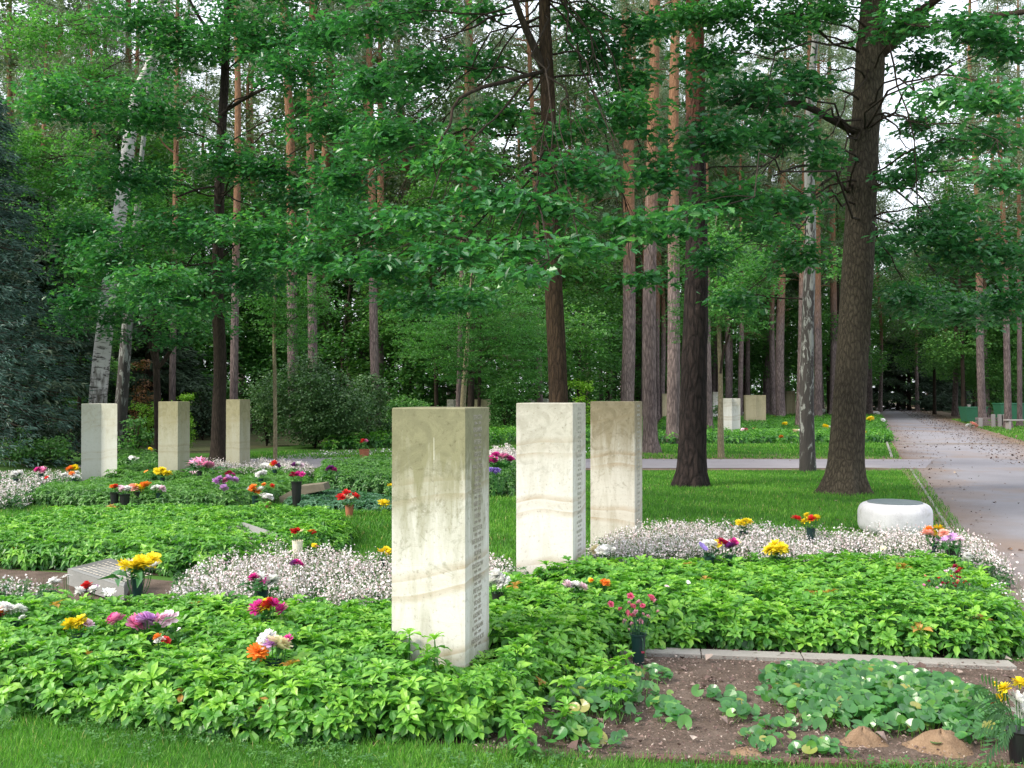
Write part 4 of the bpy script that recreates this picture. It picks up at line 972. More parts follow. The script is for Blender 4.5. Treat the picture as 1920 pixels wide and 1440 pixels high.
bouquet(1455,1031,.32,54,[(YE,'mum',6)],'low wide yellow blooms behind the right ground cover',M_VASE,leaves=6,hgt_=.02)
bouquet(1492,981,.42,18,[(RE,'peony',1)],'single red gerbera on a stem above the drift',None,leaves=2,size=.055)
bouquet(1520,978,.41,34,[(YE,'mum',3),(RE,'carn',1),(YE,'mum',1)],'yellow and red blooms right of the single red one',M_VASE,leaves=8,hgt_=.05)
bouquet(1752,1002,.36,52,[(SA,'carn',2),(OR,'carn',1),(YE,'daisy',4),(SA,'carn',1)],'orange and yellow blooms right of the round stone',M_VASE,leaves=16,hgt_=.05)
bouquet(1784,1018,.36,58,[(LI,'daisy',8),(LP,'daisy',4)],'lilac asters near the path corner',M_BLACKP,leaves=16,hgt_=.06,size=.03)
bouquet(1657,1034,.3,12,[(CM,'daisy',1)],'single cream bloom in the frothy drift',None,leaves=2)
bouquet(1815,1052,.30,26,[(WH,'mum',3)],'bluish white blooms at the bed corner by the path',None,leaves=4)
bouquet(1790,1074,.36,34,[(WH,'daisy',3),(CR,'carn',2),(RE,'carn',1)],'white and crimson blooms above the rose bush',None,leaves=5,hgt_=.04)
# little rose bush in the right bed
c = np.array(G(1775,1100,.30)); rt = empty('rose_bush', (c[0],c[1],0)); tag(rt, 'small rose bush with red, pink and white buds in the right ground cover', 'bush')
n = 24; cols = [CR,RE,SA,LP,CR,PK,CR,RE]
for i in range(n):
    a = rs.rand()*6.28; q = math.sqrt(rs.rand()); h = (q*.19*math.cos(a), q*.09*math.sin(a), .30+.11*rs.rand()-.04*q)
    ob = obj('bloom', bloom_mesh('rose', cols[i % 8]), rt, h); s = rs.uniform(.011,.018); ob.scale = (s,s,s); ob.rotation_euler = (rs.rand()*.6, rs.randn()*.3, rs.rand()*6)
mb = MB(); n = 420; P_ = rs.randn(n,3)*[.085,.06,.05]+[0,0,.28]; mb.scatter(simp(1,.3,.1,.2), euler(rs.randn(n)*.5, rs.randn(n)*.5, rs.rand(n)*6.28)*.028, P_, rs.rand(n)*.5)
for i in range(14): tube(mb, [(0,0,.02), (rs.randn()*.06, rs.randn()*.04, .18), (rs.randn()*.12, rs.randn()*.06, .33)], .003, 4, .2)
mb.build('leaves', M_PACHF, rt)
# carnations in the dark vase on the soil
gv = G(1197,1246); rt = empty('carnation_vase', (gv[0],gv[1],0)); tag(rt, 'pink carnations in a tall dark green grave vase standing on the soil', 'vase')
D0 = gv[1]; vt = A(1197,1188,D0)[2]
mb = MB(); lathe(mb, [(.032,0),(.034,.004),(.043,vt-.012),(.050,vt-.008),(.050,vt),(.041,vt),(.036,vt*.5)], (0,0,0), 24); mb.build('vase', M_VASE, rt)
stm = MB()
for (px, py, s, t) in ((1145,1133,.017,0),(1163,1142,.012,0),(1182,1118,.018,0),(1180,1130,.010,1),(1186,1137,.016,0),(1198,1130,.016,0),(1205,1136,.014,0),(1219,1121,.020,0),(1229,1127,.012,1),(1176,1150,.017,0),(1185,1155,.017,0),(1192,1148,.014,0),(1172,1165,.013,1),(1200,1165,.016,0),(1215,1157,.013,1),(1234,1147,.010,1),(1206,1152,.009,1),(1185,1170,.011,1),(1178,1181,.009,1)):
    p_ = A(px, py, D0+rs.uniform(-.05,.05)); h = np.array([p_[0]-gv[0], p_[1]-gv[1], p_[2]])
    ob = obj('bloom', bloom_mesh('carn', (.80,.16,.27) if t == 0 and rs.rand() < .55 else (.85,.42,.50)), rt, h); ob.scale = (s*1.35,)*3; ob.rotation_euler = (rs.uniform(.5,1.1), rs.randn()*.4, rs.rand()*6)
    tube(stm, [(h[0]*.12, 0, vt-.05), (h[0]*.6, h[1]*.6, (vt+h[2])/2+.01), h-[0,0,.004]], .0014, 4, .4)
hb = np.array(A(1206,1222,D0-.06))-[gv[0],gv[1],0]; tube(stm, [(.01,-.03,vt),(.02,-.055,vt-.03),hb], .0014, 4, .9)
ob = obj('bloom', bloom_mesh('carn', (.80,.16,.27)), rt, hb); ob.scale = (.013,)*3; ob.rotation_euler = (2.6,0,0)
n = 60; stm.scatter(simp(1,.06,.02,.2), euler(rs.randn(n)*.4, -rs.rand(n)*1.3, rs.rand(n)*6.28)*.05, np.array([0,0,vt+.02])+rs.randn(n,3)*[.025,.02,.025], rs.rand(n)*.4)
stm.build('stems', M_IVY, rt)
# big bouquet in the right corner
gv = G(1912,1436); D0 = gv[1]; rt = empty('corner_bouquet', (gv[0],gv[1],0)); tag(rt, 'big yellow and white bouquet with palm leaves in the bottom right corner', 'flowers')
vt = A(1905,1368,D0)[2]
mb = MB(); lathe(mb, [(.035,0),(.037,.004),(.055,vt-.01),(.060,vt),(.050,vt)], (0,0,0), 24); mb.build('vase', M_BLACKP, rt)
stm = MB()
for (px, py, s, col, t) in ((1866,1282,.014,YE,'mum'),(1884,1290,.033,YE,'mum'),(1912,1280,.034,YE,'mum'),(1940,1285,.03,YE,'mum'),(1880,1308,.034,YE,'mum'),(1905,1312,.045,WH,'peony'),(1935,1315,.05,WH,'peony'),(1915,1335,.04,WH,'peony'),(1862,1318,.014,RE,'carn'),(1870,1325,.012,SA,'carn'),(1858,1300,.012,LP,'carn'),(1960,1300,.04,YE,'mum')):
    p_ = A(px, py, D0+rs.uniform(-.04,.04)); h = np.array([p_[0]-gv[0], p_[1]-gv[1], p_[2]])
    ob = obj('bloom', bloom_mesh(t, col), rt, h); ob.scale = (s,)*3; ob.rotation_euler = (rs.uniform(.5,.9), rs.randn()*.2, rs.rand()*6)
    tube(stm, [(h[0]*.1,0,vt-.05), (h[0]*.6,h[1]*.5,(vt+h[2])/2), h], .002, 4, .3)
stm.build('stems', M_ASAR, rt)
for (ax_, ay_, bx, by) in ((1895,1350,1818,1312),(1895,1358,1822,1375),(1900,1345,1835,1280),(1895,1370,1845,1425),(1900,1350,1880,1400),(1905,1345,1850,1345)):
    a_ = np.array(A(ax_, ay_, D0)) - [gv[0],gv[1],0]; b_ = np.array(A(bx, by, D0-.06)) - [gv[0],gv[1],0]; fr_ = MB()
    L = np.linalg.norm(b_-a_); d = (b_-a_)/L; side = np.cross(d, [0,-1,.3]); side /= np.linalg.norm(side)
    tube(fr_, [a_, (a_+b_)/2+[0,0,.015], b_], [.002,.0015,.0008], 4, .3)
    for i in range(8):
        t = .18+.82*i/8; c_ = a_+(b_-a_)*t+np.array([0,0,.03*math.sin(t*3.1)])
        for sg in (-1,1):
            e = c_+(d*.7+side*sg*.8)*L*.42*(1-t*.6); e[2] -= .008; wv = d*.0075
            fr_.add([c_-wv, (c_+e)/2-wv*1.3, e, (c_+e)/2+wv*1.3], [(0,1,2,3)], rs.rand()*.4)
    fr_.build('palm_leaf', M_PACHF, rt)
# far flowers
for px, py, w_, it, lb in ((1472,796,12,[(YE,'mum',3)],'yellow blooms left of the far birch bed'),(1551,802,16,[(YE,'mum',3),(WH,'mum',1)],'yellow and white blooms behind the thick oak trunk, left'),
    (1494,810,14,[(CM,'mum',2),(WH,'mum',1)],'pale yellow blooms left of the birch foot'),(1464,822,8,[(OR,'mum',1)],'small orange bloom in the far ground cover strip'),
    (1632,786,16,[(YE,'mum',2),(OR,'mum',1)],'yellow orange blooms right of the thick oak, low'),(1644,776,14,[(WH,'mum',2)],'white blooms right of the thick oak, high'),
    (1656,789,12,[(WH,'mum',2)],'white blooms at the far bed corner by the main path'),(1395,807,14,[(LP,'mum',1),(CR,'mum',2)],'pinkish ball of blooms beside the white grooved pillar'),
    (1544,771,10,[(WH,'mum',2)],'white blooms behind the far pines'),(1560,773,9,[(YE,'mum',1),(OR,'mum',1)],'orange blooms behind the far pines'),
    (1110,778,8,[(LP,'mum',1)],'faint pink bloom right of the third pillar row'),(935,803,12,[(RE,'mum',2),(LP,'mum',1)],'red blooms in front of the timber fence'),
    (1102,795,8,[(YE,'mum',1)],'yellow bloom between the second and third pillar'),(1620,812,10,[(WH,'mum',1),(YE,'mum',1)],'pale bloom right of the thick oak trunk'),
    (1448,760,9,[(WH,'mum',2)],'white blooms far behind between pine trunks'),(1390,775,10,[(WH,'mum',2)],'white blooms between the two grooved pillars')):
    bouquet(px, py, .32, w_, it, lb, None, leaves=4, hgt_=.05)

# ================================================================== TREES
def lumpy(n, k, amp, seed, freq=3.0, flare=None):
    r = np.random.RandomState(seed); a = np.arange(k)*2*math.pi/k; L = np.ones((n, k))
    for f in (2,3,5,8): L += amp/f**.5*np.sin(f*a[None,:]+r.rand()*6+np.linspace(0, freq*r.rand()*2, n)[:,None])*r.uniform(.4,1)
    if flare:
        z, h, am, nl = flare; e = np.exp(-np.asarray(z)/h)[:,None]
        L *= 1+am*e*(1+.45*np.sin(nl*a+r.rand()*6)[None,:]+.25*np.sin((nl+3)*a+1)[None,:])
    return L
def interp(pts, n):
    P = np.array(pts, float); d = np.concatenate([[0], np.cumsum(np.linalg.norm(np.diff(P[:,:3], axis=0), axis=1))]); t = np.linspace(0, d[-1], n)
    # smooth (catmull) interpolation through control points
    out_ = np.empty((n, P.shape[1]))
    idx = np.clip(np.searchsorted(d, t, 'right')-1, 0, len(P)-2)
    for j, (i, tt) in enumerate(zip(idx, t)):
        u = (tt-d[i])/(d[i+1]-d[i]); p0 = P[max(i-1,0)]; p1_ = P[i]; p2_ = P[i+1]; p3_ = P[min(i+2,len(P)-1)]
        out_[j] = .5*((2*p1_)+(-p0+p2_)*u+(2*p0-5*p1_+4*p2_-p3_)*u*u+(-p0+3*p1_-3*p2_+p3_)*u**3)
    return out_
def trunk_px(root_xy, D, spec, up=None):
    """spec: (px, py, width px) from the base upwards, at depth D -> local pts + radius"""
    P = []
    for px, py, wp in spec:
        a = A(px, py, D); P.append((a[0]-root_xy[0], a[1]-root_xy[1], a[2], wp/2*D/F))
    if up:
        l = P[-1]; P += [(l[0]+dx, l[1]+dy, l[2]+dz, r_) for dx, dy, dz, r_ in up]
    return P
def oakleaf():
    o = [(0,0),(.18,.07),(.28,.20),(.40,.14),(.52,.30),(.63,.18),(.78,.27),(.86,.13),(1.0,0)]
    up = [(x,y,.35*y-.12*x*x) for x,y in o]; dn = [(x,-y,.35*y-.12*x*x) for x,y in o[1:-1]]
    v = np.array(up+dn); n = len(o)
    f1 = tuple(range(n)); f2 = (0,)+(n-1,)+tuple(range(n+len(dn)-1, n-1, -1))
    return v, {9: np.array([f1, f2])}
OAKL = oakleaf()
SIMPL = simp(1, .36, .12, .15); QL = quadleaf(1, .38)
def spray_cluster(mb, ends, dirs, nleaf, L, tpl, rbase=.5, flat=.5, spread=1.6, rvar=.16):
    """leaves in whorls round each twig end"""
    n = len(ends); m = n*nleaf
    E = np.repeat(ends, nleaf, 0); Dr = np.repeat(dirs, nleaf, 0)
    off = rs.randn(m, 3)*np.array([1,1,flat*.6])*L*spread*.55 - Dr*np.abs(rs.randn(m))[:,None]*L*spread*.5
    yaw = np.arctan2(off[:,1]+Dr[:,1]*.6*L, off[:,0]+Dr[:,0]*.6*L)+rs.randn(m)*.7
    M = euler(rs.randn(m)*.42, rs.randn(m)*.35+.12, yaw)*(L*(.7+.55*rs.rand(m)))[:,None,None]
    mb.scatter(tpl, M, E+off, np.clip(np.repeat(rbase+rs.randn(n)*.12, nleaf)+rs.randn(m)*rvar, 0, 1))
def branch(mb, a, b, r0, r1, sag=.06, wig=.05, n=9, k=6, up=.15):
    a = np.array(a, float); b = np.array(b, float); L = np.linalg.norm(b-a); t = np.linspace(0,1,n)[:,None]
    w_ = rs.randn(n,3)*wig*L*.35; w_[0] = 0; w_[-1] = 0; w_[1:-1] = (w_[1:-1]+w_[:-2])/1.5
    P = a+(b-a)*t+w_; P[:,2] += (np.sin(t[:,0]*math.pi)*up*L)
    tube(mb, P, np.linspace(r0, r1, n), k, .5); return P
def oak(name, label, base, D, spec, up, blobs, bark, leafL=.105, depthmul=3.3, branches=(), flare=(0,0,0,0), seed=1, extra=(), leaf=None, tpl=None, cat='tree', leafcount=11, rb=.5, ksides=28, zmin=0.0):
    xy = (G(*base)[0], G(*base)[1]); D = xy[1] if D is None else D
    root = empty(name, (xy[0], xy[1], 0)); tag(root, label, cat)
    tp = trunk_px(xy, D, spec, up); tp = [(tp[0][0], tp[0][1], -.1, tp[0][3])]+[p for p in tp]
    I = interp(tp, 70); mb = MB(); L = lumpy(70, ksides, .035, seed, 6, (I[:,2], flare[0], flare[1], flare[2]) if flare[0] else None)
    tube(mb, I[:,:3], np.maximum(I[:,3], .008), ksides, .5, L); trk = mb.build('trunk', bark, root, smooth=True)
    bm = MB(); lm = MB()
    def trunk_at(z):
        i = np.argmin(abs(I[:,2]-z)); return I[i,:3], I[i,3]
    for spec_b in branches:      # explicit limbs: list of (px,py,D,width px)
        pts = [(A(px,py,d)[0]-xy[0], d-xy[1], A(px,py,d)[2], w_/2*d/F) for px,py,d,w_ in spec_b]
        Q = interp(pts, 16); tube(bm, Q[:,:3], Q[:,3], 9, .5, lumpy(16, 9, .05, seed+3))
    n_tot = 0
    BL = []
    for px, py, d, rp, rq in blobs:
        c_ = A(px, py, d); BL.append((c_[0]-xy[0], c_[1]-xy[1], c_[2], rp*d/F, rp*d/F*.75, rq*d/F, d))
    for (x,y,z,a_,b_,c_) in extra: BL.append((x,y,z,a_,b_,c_,D))
    for (x,y,z,a_,b_,c_,d) in BL:
        area = math.pi*a_*c_; nl = depthmul*area/(leafL*leafL*.30); ne = int(max(6, nl/leafcount))
        u = rs.randn(ne,3); u /= np.linalg.norm(u,axis=1)[:,None]; u *= (rs.rand(ne)**(1/2.2))[:,None]
        lay = np.round(u[:,2]*2.2+rs.randn(ne)*.2)/2.2; ends = np.array([x,y,z])+np.stack([u[:,0]*a_,u[:,1]*b_,(lay*.35+u[:,2]*.65)*c_],1)
        ends[:,2] -= .12*(u[:,0]**2+u[:,1]**2)*c_
        t0, tr = trunk_at(max(zmin+rs.rand()*3.2*(zmin > 0), z-.12*math.hypot(x,y)+.1)); c0 = np.array([x,y,z-c_*.1])
        P = branch(bm, t0, c0, max(.007, min(.02, tr*.2)), .005, n=10, up=.07, wig=.07, k=6)
        dv = ends-c0; dirs = dv/(np.linalg.norm(dv,axis=1)[:,None]+1e-6)
        sel = rs.permutation(ne)[:max(3, ne//9)]
        for j in sel:
            s0 = P[rs.randint(5,10)]; branch(bm, s0, ends[j], .006, .002, n=5, k=4, up=.03, wig=.08)
        spray_cluster(lm, ends, dirs, leafcount, leafL, tpl or OAKL, rb+rs.randn()*.07)
    bm.build('branches', M_TWIG, trk, smooth=True)
    lm.build('crown', leaf or M_OAK, root)
    return root
# thick oak right
oak('oak_tree','thick-trunked oak with a flared foot right of the pillars, beside the main path',(1583,925),None,
    [(1583,925,64),(1585,880,63),(1590,800,61),(1596,700,58),(1602,600,58),(1608,500,58),(1613,400,56),(1616,330,57),(1621,250,53),(1629,160,55),(1633,80,52),(1638,0,46)],
    [(.1,.1,1.5,.17),(.2,0,3.5,.12),(.1,.2,6,.05)],
    [(1400,170,13,135,50),(1340,260,12,110,55),(1450,250,13,110,45),(1510,150,14,70,40),(1380,370,12,100,50),(1480,380,13,90,45),(1545,290,14,50,40),(1700,40,14,100,45),(1830,50,12,110,45),
     (1870,190,10,80,55),(1785,175,11,90,45),(1880,330,10,70,50),(1760,440,14,120,65),(1860,470,14,110,65),(1710,560,16,80,50),(1800,580,17,110,55),(1890,560,15,70,55),(1500,480,14,80,45),(1440,60,15,90,45),
     (1330,110,14,80,40),(1240,430,11,90,40),(1290,400,9,60,28),(1380,560,15,60,30),(1560,20,15,60,35),(1650,470,17,40,50),(1690,330,15,50,40),(1440,430,12,80,30),(1330,480,14,50,40),(1730,110,16,60,40),(1900,90,12,60,50),(1850,260,13,80,35),(1725,300,16,50,45),(1790,390,15,70,35),(1780,270,14,50,30),(1720,230,17,50,40),(1280,30,15,80,40),(1370,20,15,80,40),(1500,30,16,60,40)],
    M_OAKB, branches=[[(1640,110,15.9,24),(1680,75,15.7,20),(1720,35,15.4,17),(1770,-20,15,14)],[(1655,75,15.9,20),(1690,45,15.6,17),(1740,10,15.2,15),(1800,-30,14.8,12)],
      [(1602,250,15.9,9),(1560,225,15.2,13),(1500,195,14.4,13),(1430,200,13.5,10),(1360,190,13,6)],[(1650,60,15.9,14),(1720,62,14.8,11),(1800,45,13,9),(1850,32,12.5,12),(1900,25,12,11),(1960,10,11.6,10),(2040,-60,11.2,12)],
      [(1590,360,15.9,6),(1560,330,15,6),(1510,310,14,5),(1450,330,13,3)],[(1625,340,15.9,5),(1690,330,15.5,4),(1780,320,15,3),(1860,330,14.5,2)]],
    flare=(.22,.55,5), seed=4, zmin=4.3, extra=[(0,0,9.5,3.5,3,1.5),(1.5,-2,9,2.5,2,1.2),(-2,1,10,2.5,2,1.5)], leafL=.115)
# middle oak (behind the second pillar)
oak('oak_tree','slender oak rising behind the second pillar with branches hanging in front',(1050,985),None,
    [(1050,985,44),(1049,850,40),(1047,750,37),(1043,640,36),(1038,540,34),(1035,420,30),(1030,300,28),(1027,180,27),(1023,80,24),(1021,0,22)],
    [(0,.1,1.5,.09),(.1,.1,3.5,.04)],
    [(690,40,12,90,40),(790,130,12,100,50),(740,250,12,120,55),(860,300,11,110,50),(800,420,10,120,40),(910,370,10,100,45),(960,470,8.8,120,38),(850,480,9.2,100,36),(1000,390,9.5,110,45),
     (1090,320,10,120,50),(1160,220,11,110,55),(1130,100,12,90,50),(1200,50,12,70,40),(1170,420,10,110,40),(990,515,8.2,100,26),(720,500,12,110,45),(800,560,13,100,35),(640,330,13,80,55),
     (690,430,13,100,45),(930,210,12,80,40),(1230,320,11,80,55),(900,120,13,60,35),(1090,470,9,90,32),(1210,520,11,60,30),(600,480,13,90,45),(880,560,12,90,30),(1040,250,11,60,40),(780,10,13,80,35),(900,20,14,60,25),(1090,30,13,60,40),(1180,150,12,70,35),(700,150,13,80,40),(620,60,14,70,50)],
    M_OAKD, branches=[[(1018,125,12.05,16),(1000,85,12,15),(980,40,11.9,13),(962,-10,11.8,12)],
      [(1016,135,12,8),(985,142,11.6,8),(940,155,11.3,8),(900,165,11.1,7),(870,180,11,6),(850,195,10.9,6),(846,230,10.9,5),(822,270,10.8,4),(812,300,10.8,3),(820,340,10.8,2)],
      [(960,25,11.9,4),(920,32,11.7,4),(890,50,11.6,4),(830,70,11.5,2)],[(1040,375,12,4),(1015,385,11.5,3),(990,400,11,2)]],
    flare=(.15,.5,4), seed=8, zmin=3.5, extra=[(0,0,7.6,2,2,1),(-1.5,-1.5,7.4,2,1.6,.9),(1.4,.5,8,2,2,1)], leafL=.105)
# left slim oak
oak('oak_tree','slim dark-trunked oak between the left pillars',(408,876),None,
    [(408,876,32),(409,840,27),(411,760,25),(413,700,24),(412,640,23),(408,560,22),(409,470,20),(411,400,19),(412,330,18),(416,240,17),(421,160,16),(424,80,15),(428,0,13)],
    [(0,0,2,.08),(.2,0,4,.03)],
    [(120,190,19,110,60),(270,200,20,130,70),(230,330,20,110,55),(330,80,21,110,70),(470,60,20,120,60),(560,130,19,120,50),(690,170,18,110,50),(620,230,19,120,45),(330,430,20,140,45),
     (200,480,20,80,55),(480,430,19,130,45),(330,560,20,130,45),(460,520,20,120,45),(150,560,21,60,40),(560,480,19,100,50),(650,400,18,90,40),(430,300,20,90,50),(250,30,21,80,35),(520,320,20,80,45),(160,430,22,60,50),(560,370,20,90,40),(700,270,18,80,50),(600,60,20,80,40),(300,520,18,90,40)],
    M_OAKL, branches=[[(418,105,21.5,7),(400,70,21.3,7),(372,30,21,6),(350,-10,20.8,5)],[(414,215,21.5,6),(450,190,21,7),(500,165,20.4,6),(560,150,19.6,4)],[(402,350,21.5,3),(370,355,21,4),(330,370,20.5,3)]],
    flare=(.15,.3,4), seed=12, zmin=3.6, extra=[(0,0,11.5,3,3,1.5),(2,-1,11,3,2,1.2)], leafL=.125, rb=.55)

# ------------------------------------------------------------------ generic trees (mesh variants shared by copies)
def leaf_blobs(lm, blobs, L, tpl, per=9, dm=2.0, rb=.5, up=.0):
    for (x,y,z,a_,b_,c_) in blobs:
        area = math.pi*a_*c_; ne = int(max(5, dm*area/(L*L*.30)/per))
        u = rs.randn(ne,3); u /= np.linalg.norm(u,axis=1)[:,None]; u *= (.35+.65*rs.rand(ne)**.5)[:,None]
        ends = np.array([x,y,z])+u*[a_,b_,c_]
        spray_cluster(lm, ends, u, per, L, tpl, rb+rs.randn()*.08, flat=.8)
def bushy_tree(H, Wd, L, seed, trunk_r=.08, low=.25, tpl=None, dm=1.8):
    global rs
    keep = rs; rs = np.random.RandomState(seed); tm = MB(); lm = MB()
    P = [(0,0,-.1,trunk_r*1.3),(0,0,.3,trunk_r),(rs.randn()*.15,rs.randn()*.15,H*.35,trunk_r*.75),(rs.randn()*.3,rs.randn()*.3,H*.7,trunk_r*.45),(rs.randn()*.3,rs.randn()*.3,H*.96,.012)]
    I = interp(P, 14); tube(tm, I[:,:3], np.maximum(I[:,3],.01), 9, .5)
    bl = []; nb = 15
    for i in range(nb):
        z = H*(low+(1-low)*(i+.5)/nb); rr = Wd*math.sin(min(1,(z/H-low)/(1-low)*.85+.22)*math.pi)**.7; a = i*2.4+rs.rand(); q = rr*rs.uniform(.35,.75)
        s_ = Wd*rs.uniform(.28,.45); bl.append((q*math.cos(a), q*math.sin(a), z, s_*1.15, s_*1.15, s_*.62))
        k = np.argmin(abs(I[:,2]-z*.85)); branch(tm, I[k,:3], (q*math.cos(a), q*math.sin(a), z-.1), .02, .006, n=6, k=4)
    leaf_blobs(lm, bl, L, tpl or QL, 9, dm)
    t = tm.mesh('trunk', True); c_ = lm.mesh('crown'); rs = keep; return t, c_
def pine(H, r0, seed, crown_from=.58, lean=0.0, low_dead=True):
    global rs
    keep = rs; rs = np.random.RandomState(seed); tm = MB(); lm = MB(); bm = MB()
    P = [(0,0,-.1,r0*1.25),(0,0,.25,r0*1.05),(lean*H*.1,rs.randn()*.05,H*.15,r0*.95),(lean*H*.35+rs.randn()*.1,rs.randn()*.1,H*.42,r0*.78),(lean*H*.6+rs.randn()*.2,rs.randn()*.2,H*.7,r0*.55),(lean*H*.9,0,H*.97,.03)]
    I = interp(P, 44); tube(tm, I[:,:3], np.maximum(I[:,3],.02), 14, .5, lumpy(44,14,.04,seed,5,(I[:,2],.25,.25,5)))
    at = lambda z: I[np.argmin(abs(I[:,2]-z)),:3]
    ends = []; nb = 40
    for i in range(nb):
        z = H*(crown_from+(1-crown_from)*(i+rs.rand())/nb); f = (z/H-crown_from)/(1-crown_from); a = i*2.4+rs.rand()*.8
        Lb = (2.9*(1-f)**.6+.5)*rs.uniform(.55,1.1)*H/22; s = at(z); e = s+np.array([math.cos(a)*Lb, math.sin(a)*Lb, Lb*rs.uniform(-.05,.45)])
        Q = branch(bm, s, e, .05*(1-f*.6), .012, n=7, k=5, up=rs.uniform(-.08,.12), wig=.09)
        for j in range(int(10+Lb*7)):
            c_ = Q[rs.randint(3,7)]+rs.randn(3)*[.42,.42,.2]*(.5+Lb*.2); ends.append(c_)
    if low_dead:
        for i in range(9):
            z = H*rs.uniform(.25,crown_from); a = rs.rand()*6.28; Lb = rs.uniform(.4,1.8); s = at(z)
            branch(bm, s, s+np.array([math.cos(a)*Lb, math.sin(a)*Lb, rs.uniform(-.3,.4)]), .022, .005, n=6, k=4, wig=.12)
    core = I[(I[:,2] > H*.22)]; tube(bm, core[:,:3], np.minimum(core[:,3]*.5, .03), 5)
    ends = np.array(ends); n = len(ends); per = 12; m = n*per
    needle = (np.array([(0,-.07,0),(1,0,0),(0,.07,0)]), {3: np.array([(0,1,2)])})
    M = euler(rs.rand(m)*6.28, -rs.uniform(-.5,1.3,m), rs.rand(m)*6.28)*(.30*(.6+.6*rs.rand(m)))[:,None,None]
    lm.scatter(needle, M, np.repeat(ends,per,0)+rs.randn(m,3)*.10, np.clip(np.repeat(.5+rs.randn(n)*.18,per)+rs.randn(m)*.12,0,1))
    r_ = (tm.mesh('trunk', True), bm.mesh('branches', True), lm.mesh('crown')); rs = keep; return r_
PV = [pine(24,.26,101,.48,.02), pine(26,.24,102,.5,-.03), pine(22,.22,103,.42,.03), pine(25,.28,104,.55,0), pine(20,.2,105,.40,-.05), pine(27,.27,106,.5,.01)]
for t, b, c_ in PV: t.materials.append(M_PINEB); b.materials.append(M_PINEB); c_.materials.append(M_PINEN)
M_PINEBR = bark_mat('pine_branch_bark', (.12,.06,.035), (.18,.10,.07), (14,14,5), .5)
for t, b, c_ in PV: b.materials.clear(); b.materials.append(M_PINEBR)
def put_pine(x, y, v, label, s=1.0, rz=0.0, group=None, lean=0.0, leandir=0.0, sxy=1.0):
    t, b, c_ = PV[v]; r_ = empty('pine_tree', (x, y, 0), rz); tag(r_, label, 'tree', group); r_.scale = (s*sxy, s*sxy, s)
    if lean: r_.rotation_euler = (lean*math.sin(leandir), lean*math.cos(leandir), rz)
    obj('branches', b, obj('trunk', t, r_)); obj('crown', c_, r_); return r_
# dark pine in front
xy = G(1294,912); D0 = xy[1]
rt = empty('pine_tree', (xy[0], xy[1], 0)); tag(rt, 'nearest pine, very dark deeply plated trunk left of the thick oak', 'tree')
tp = trunk_px(xy, D0, [(1294,912,62),(1296,890,56),(1299,800,51),(1301,700,49),(1304,600,46),(1306,480,42),(1305,360,38),(1304,250,36),(1303,120,36),(1303,0,34)], [(0,0,3,.28),(.1,.1,7,.2),(.2,0,13,.05)])
tp = [(tp[0][0],tp[0][1],-.1,tp[0][3])]+tp; I = interp(tp, 110); mb = MB()
L_ = lumpy(110, 40, .02, 5, 3, (I[:,2],.18,.22,7)); L_ += .018*np.random.RandomState(3).randn(110,40)
tube(mb, I[:,:3], I[:,3], 40, .5, L_); mb.build('trunk', M_PINED, rt, smooth=True)
bm = MB(); lm = MB(); ends = []
for i in range(22):
    z = rs.uniform(9,20); k = np.argmin(abs(I[:,2]-z)); a = rs.rand()*6.28; Lb = rs.uniform(1,3); e = I[k,:3]+[math.cos(a)*Lb, math.sin(a)*Lb, .4]
    Q = branch(bm, I[k,:3], e, .05, .015, n=6, k=5)
    for j in range(14): ends.append(Q[rs.randint(2,6)]+rs.randn(3)*[.5,.5,.25])
ends = np.array(ends); m = len(ends)*12
needle = (np.array([(0,-.06,0),(1,0,0),(0,.06,0)]), {3: np.array([(0,1,2)])})
lm.scatter(needle, euler(rs.rand(m)*6.28, rs.uniform(-1.3,.5,m), rs.rand(m)*6.28)*.26, np.repeat(ends,12,0)+rs.randn(m,3)*.08, rs.rand(m))
bm.build('branches', M_PINEBR, rt); lm.build('crown', M_PINEN, rt)
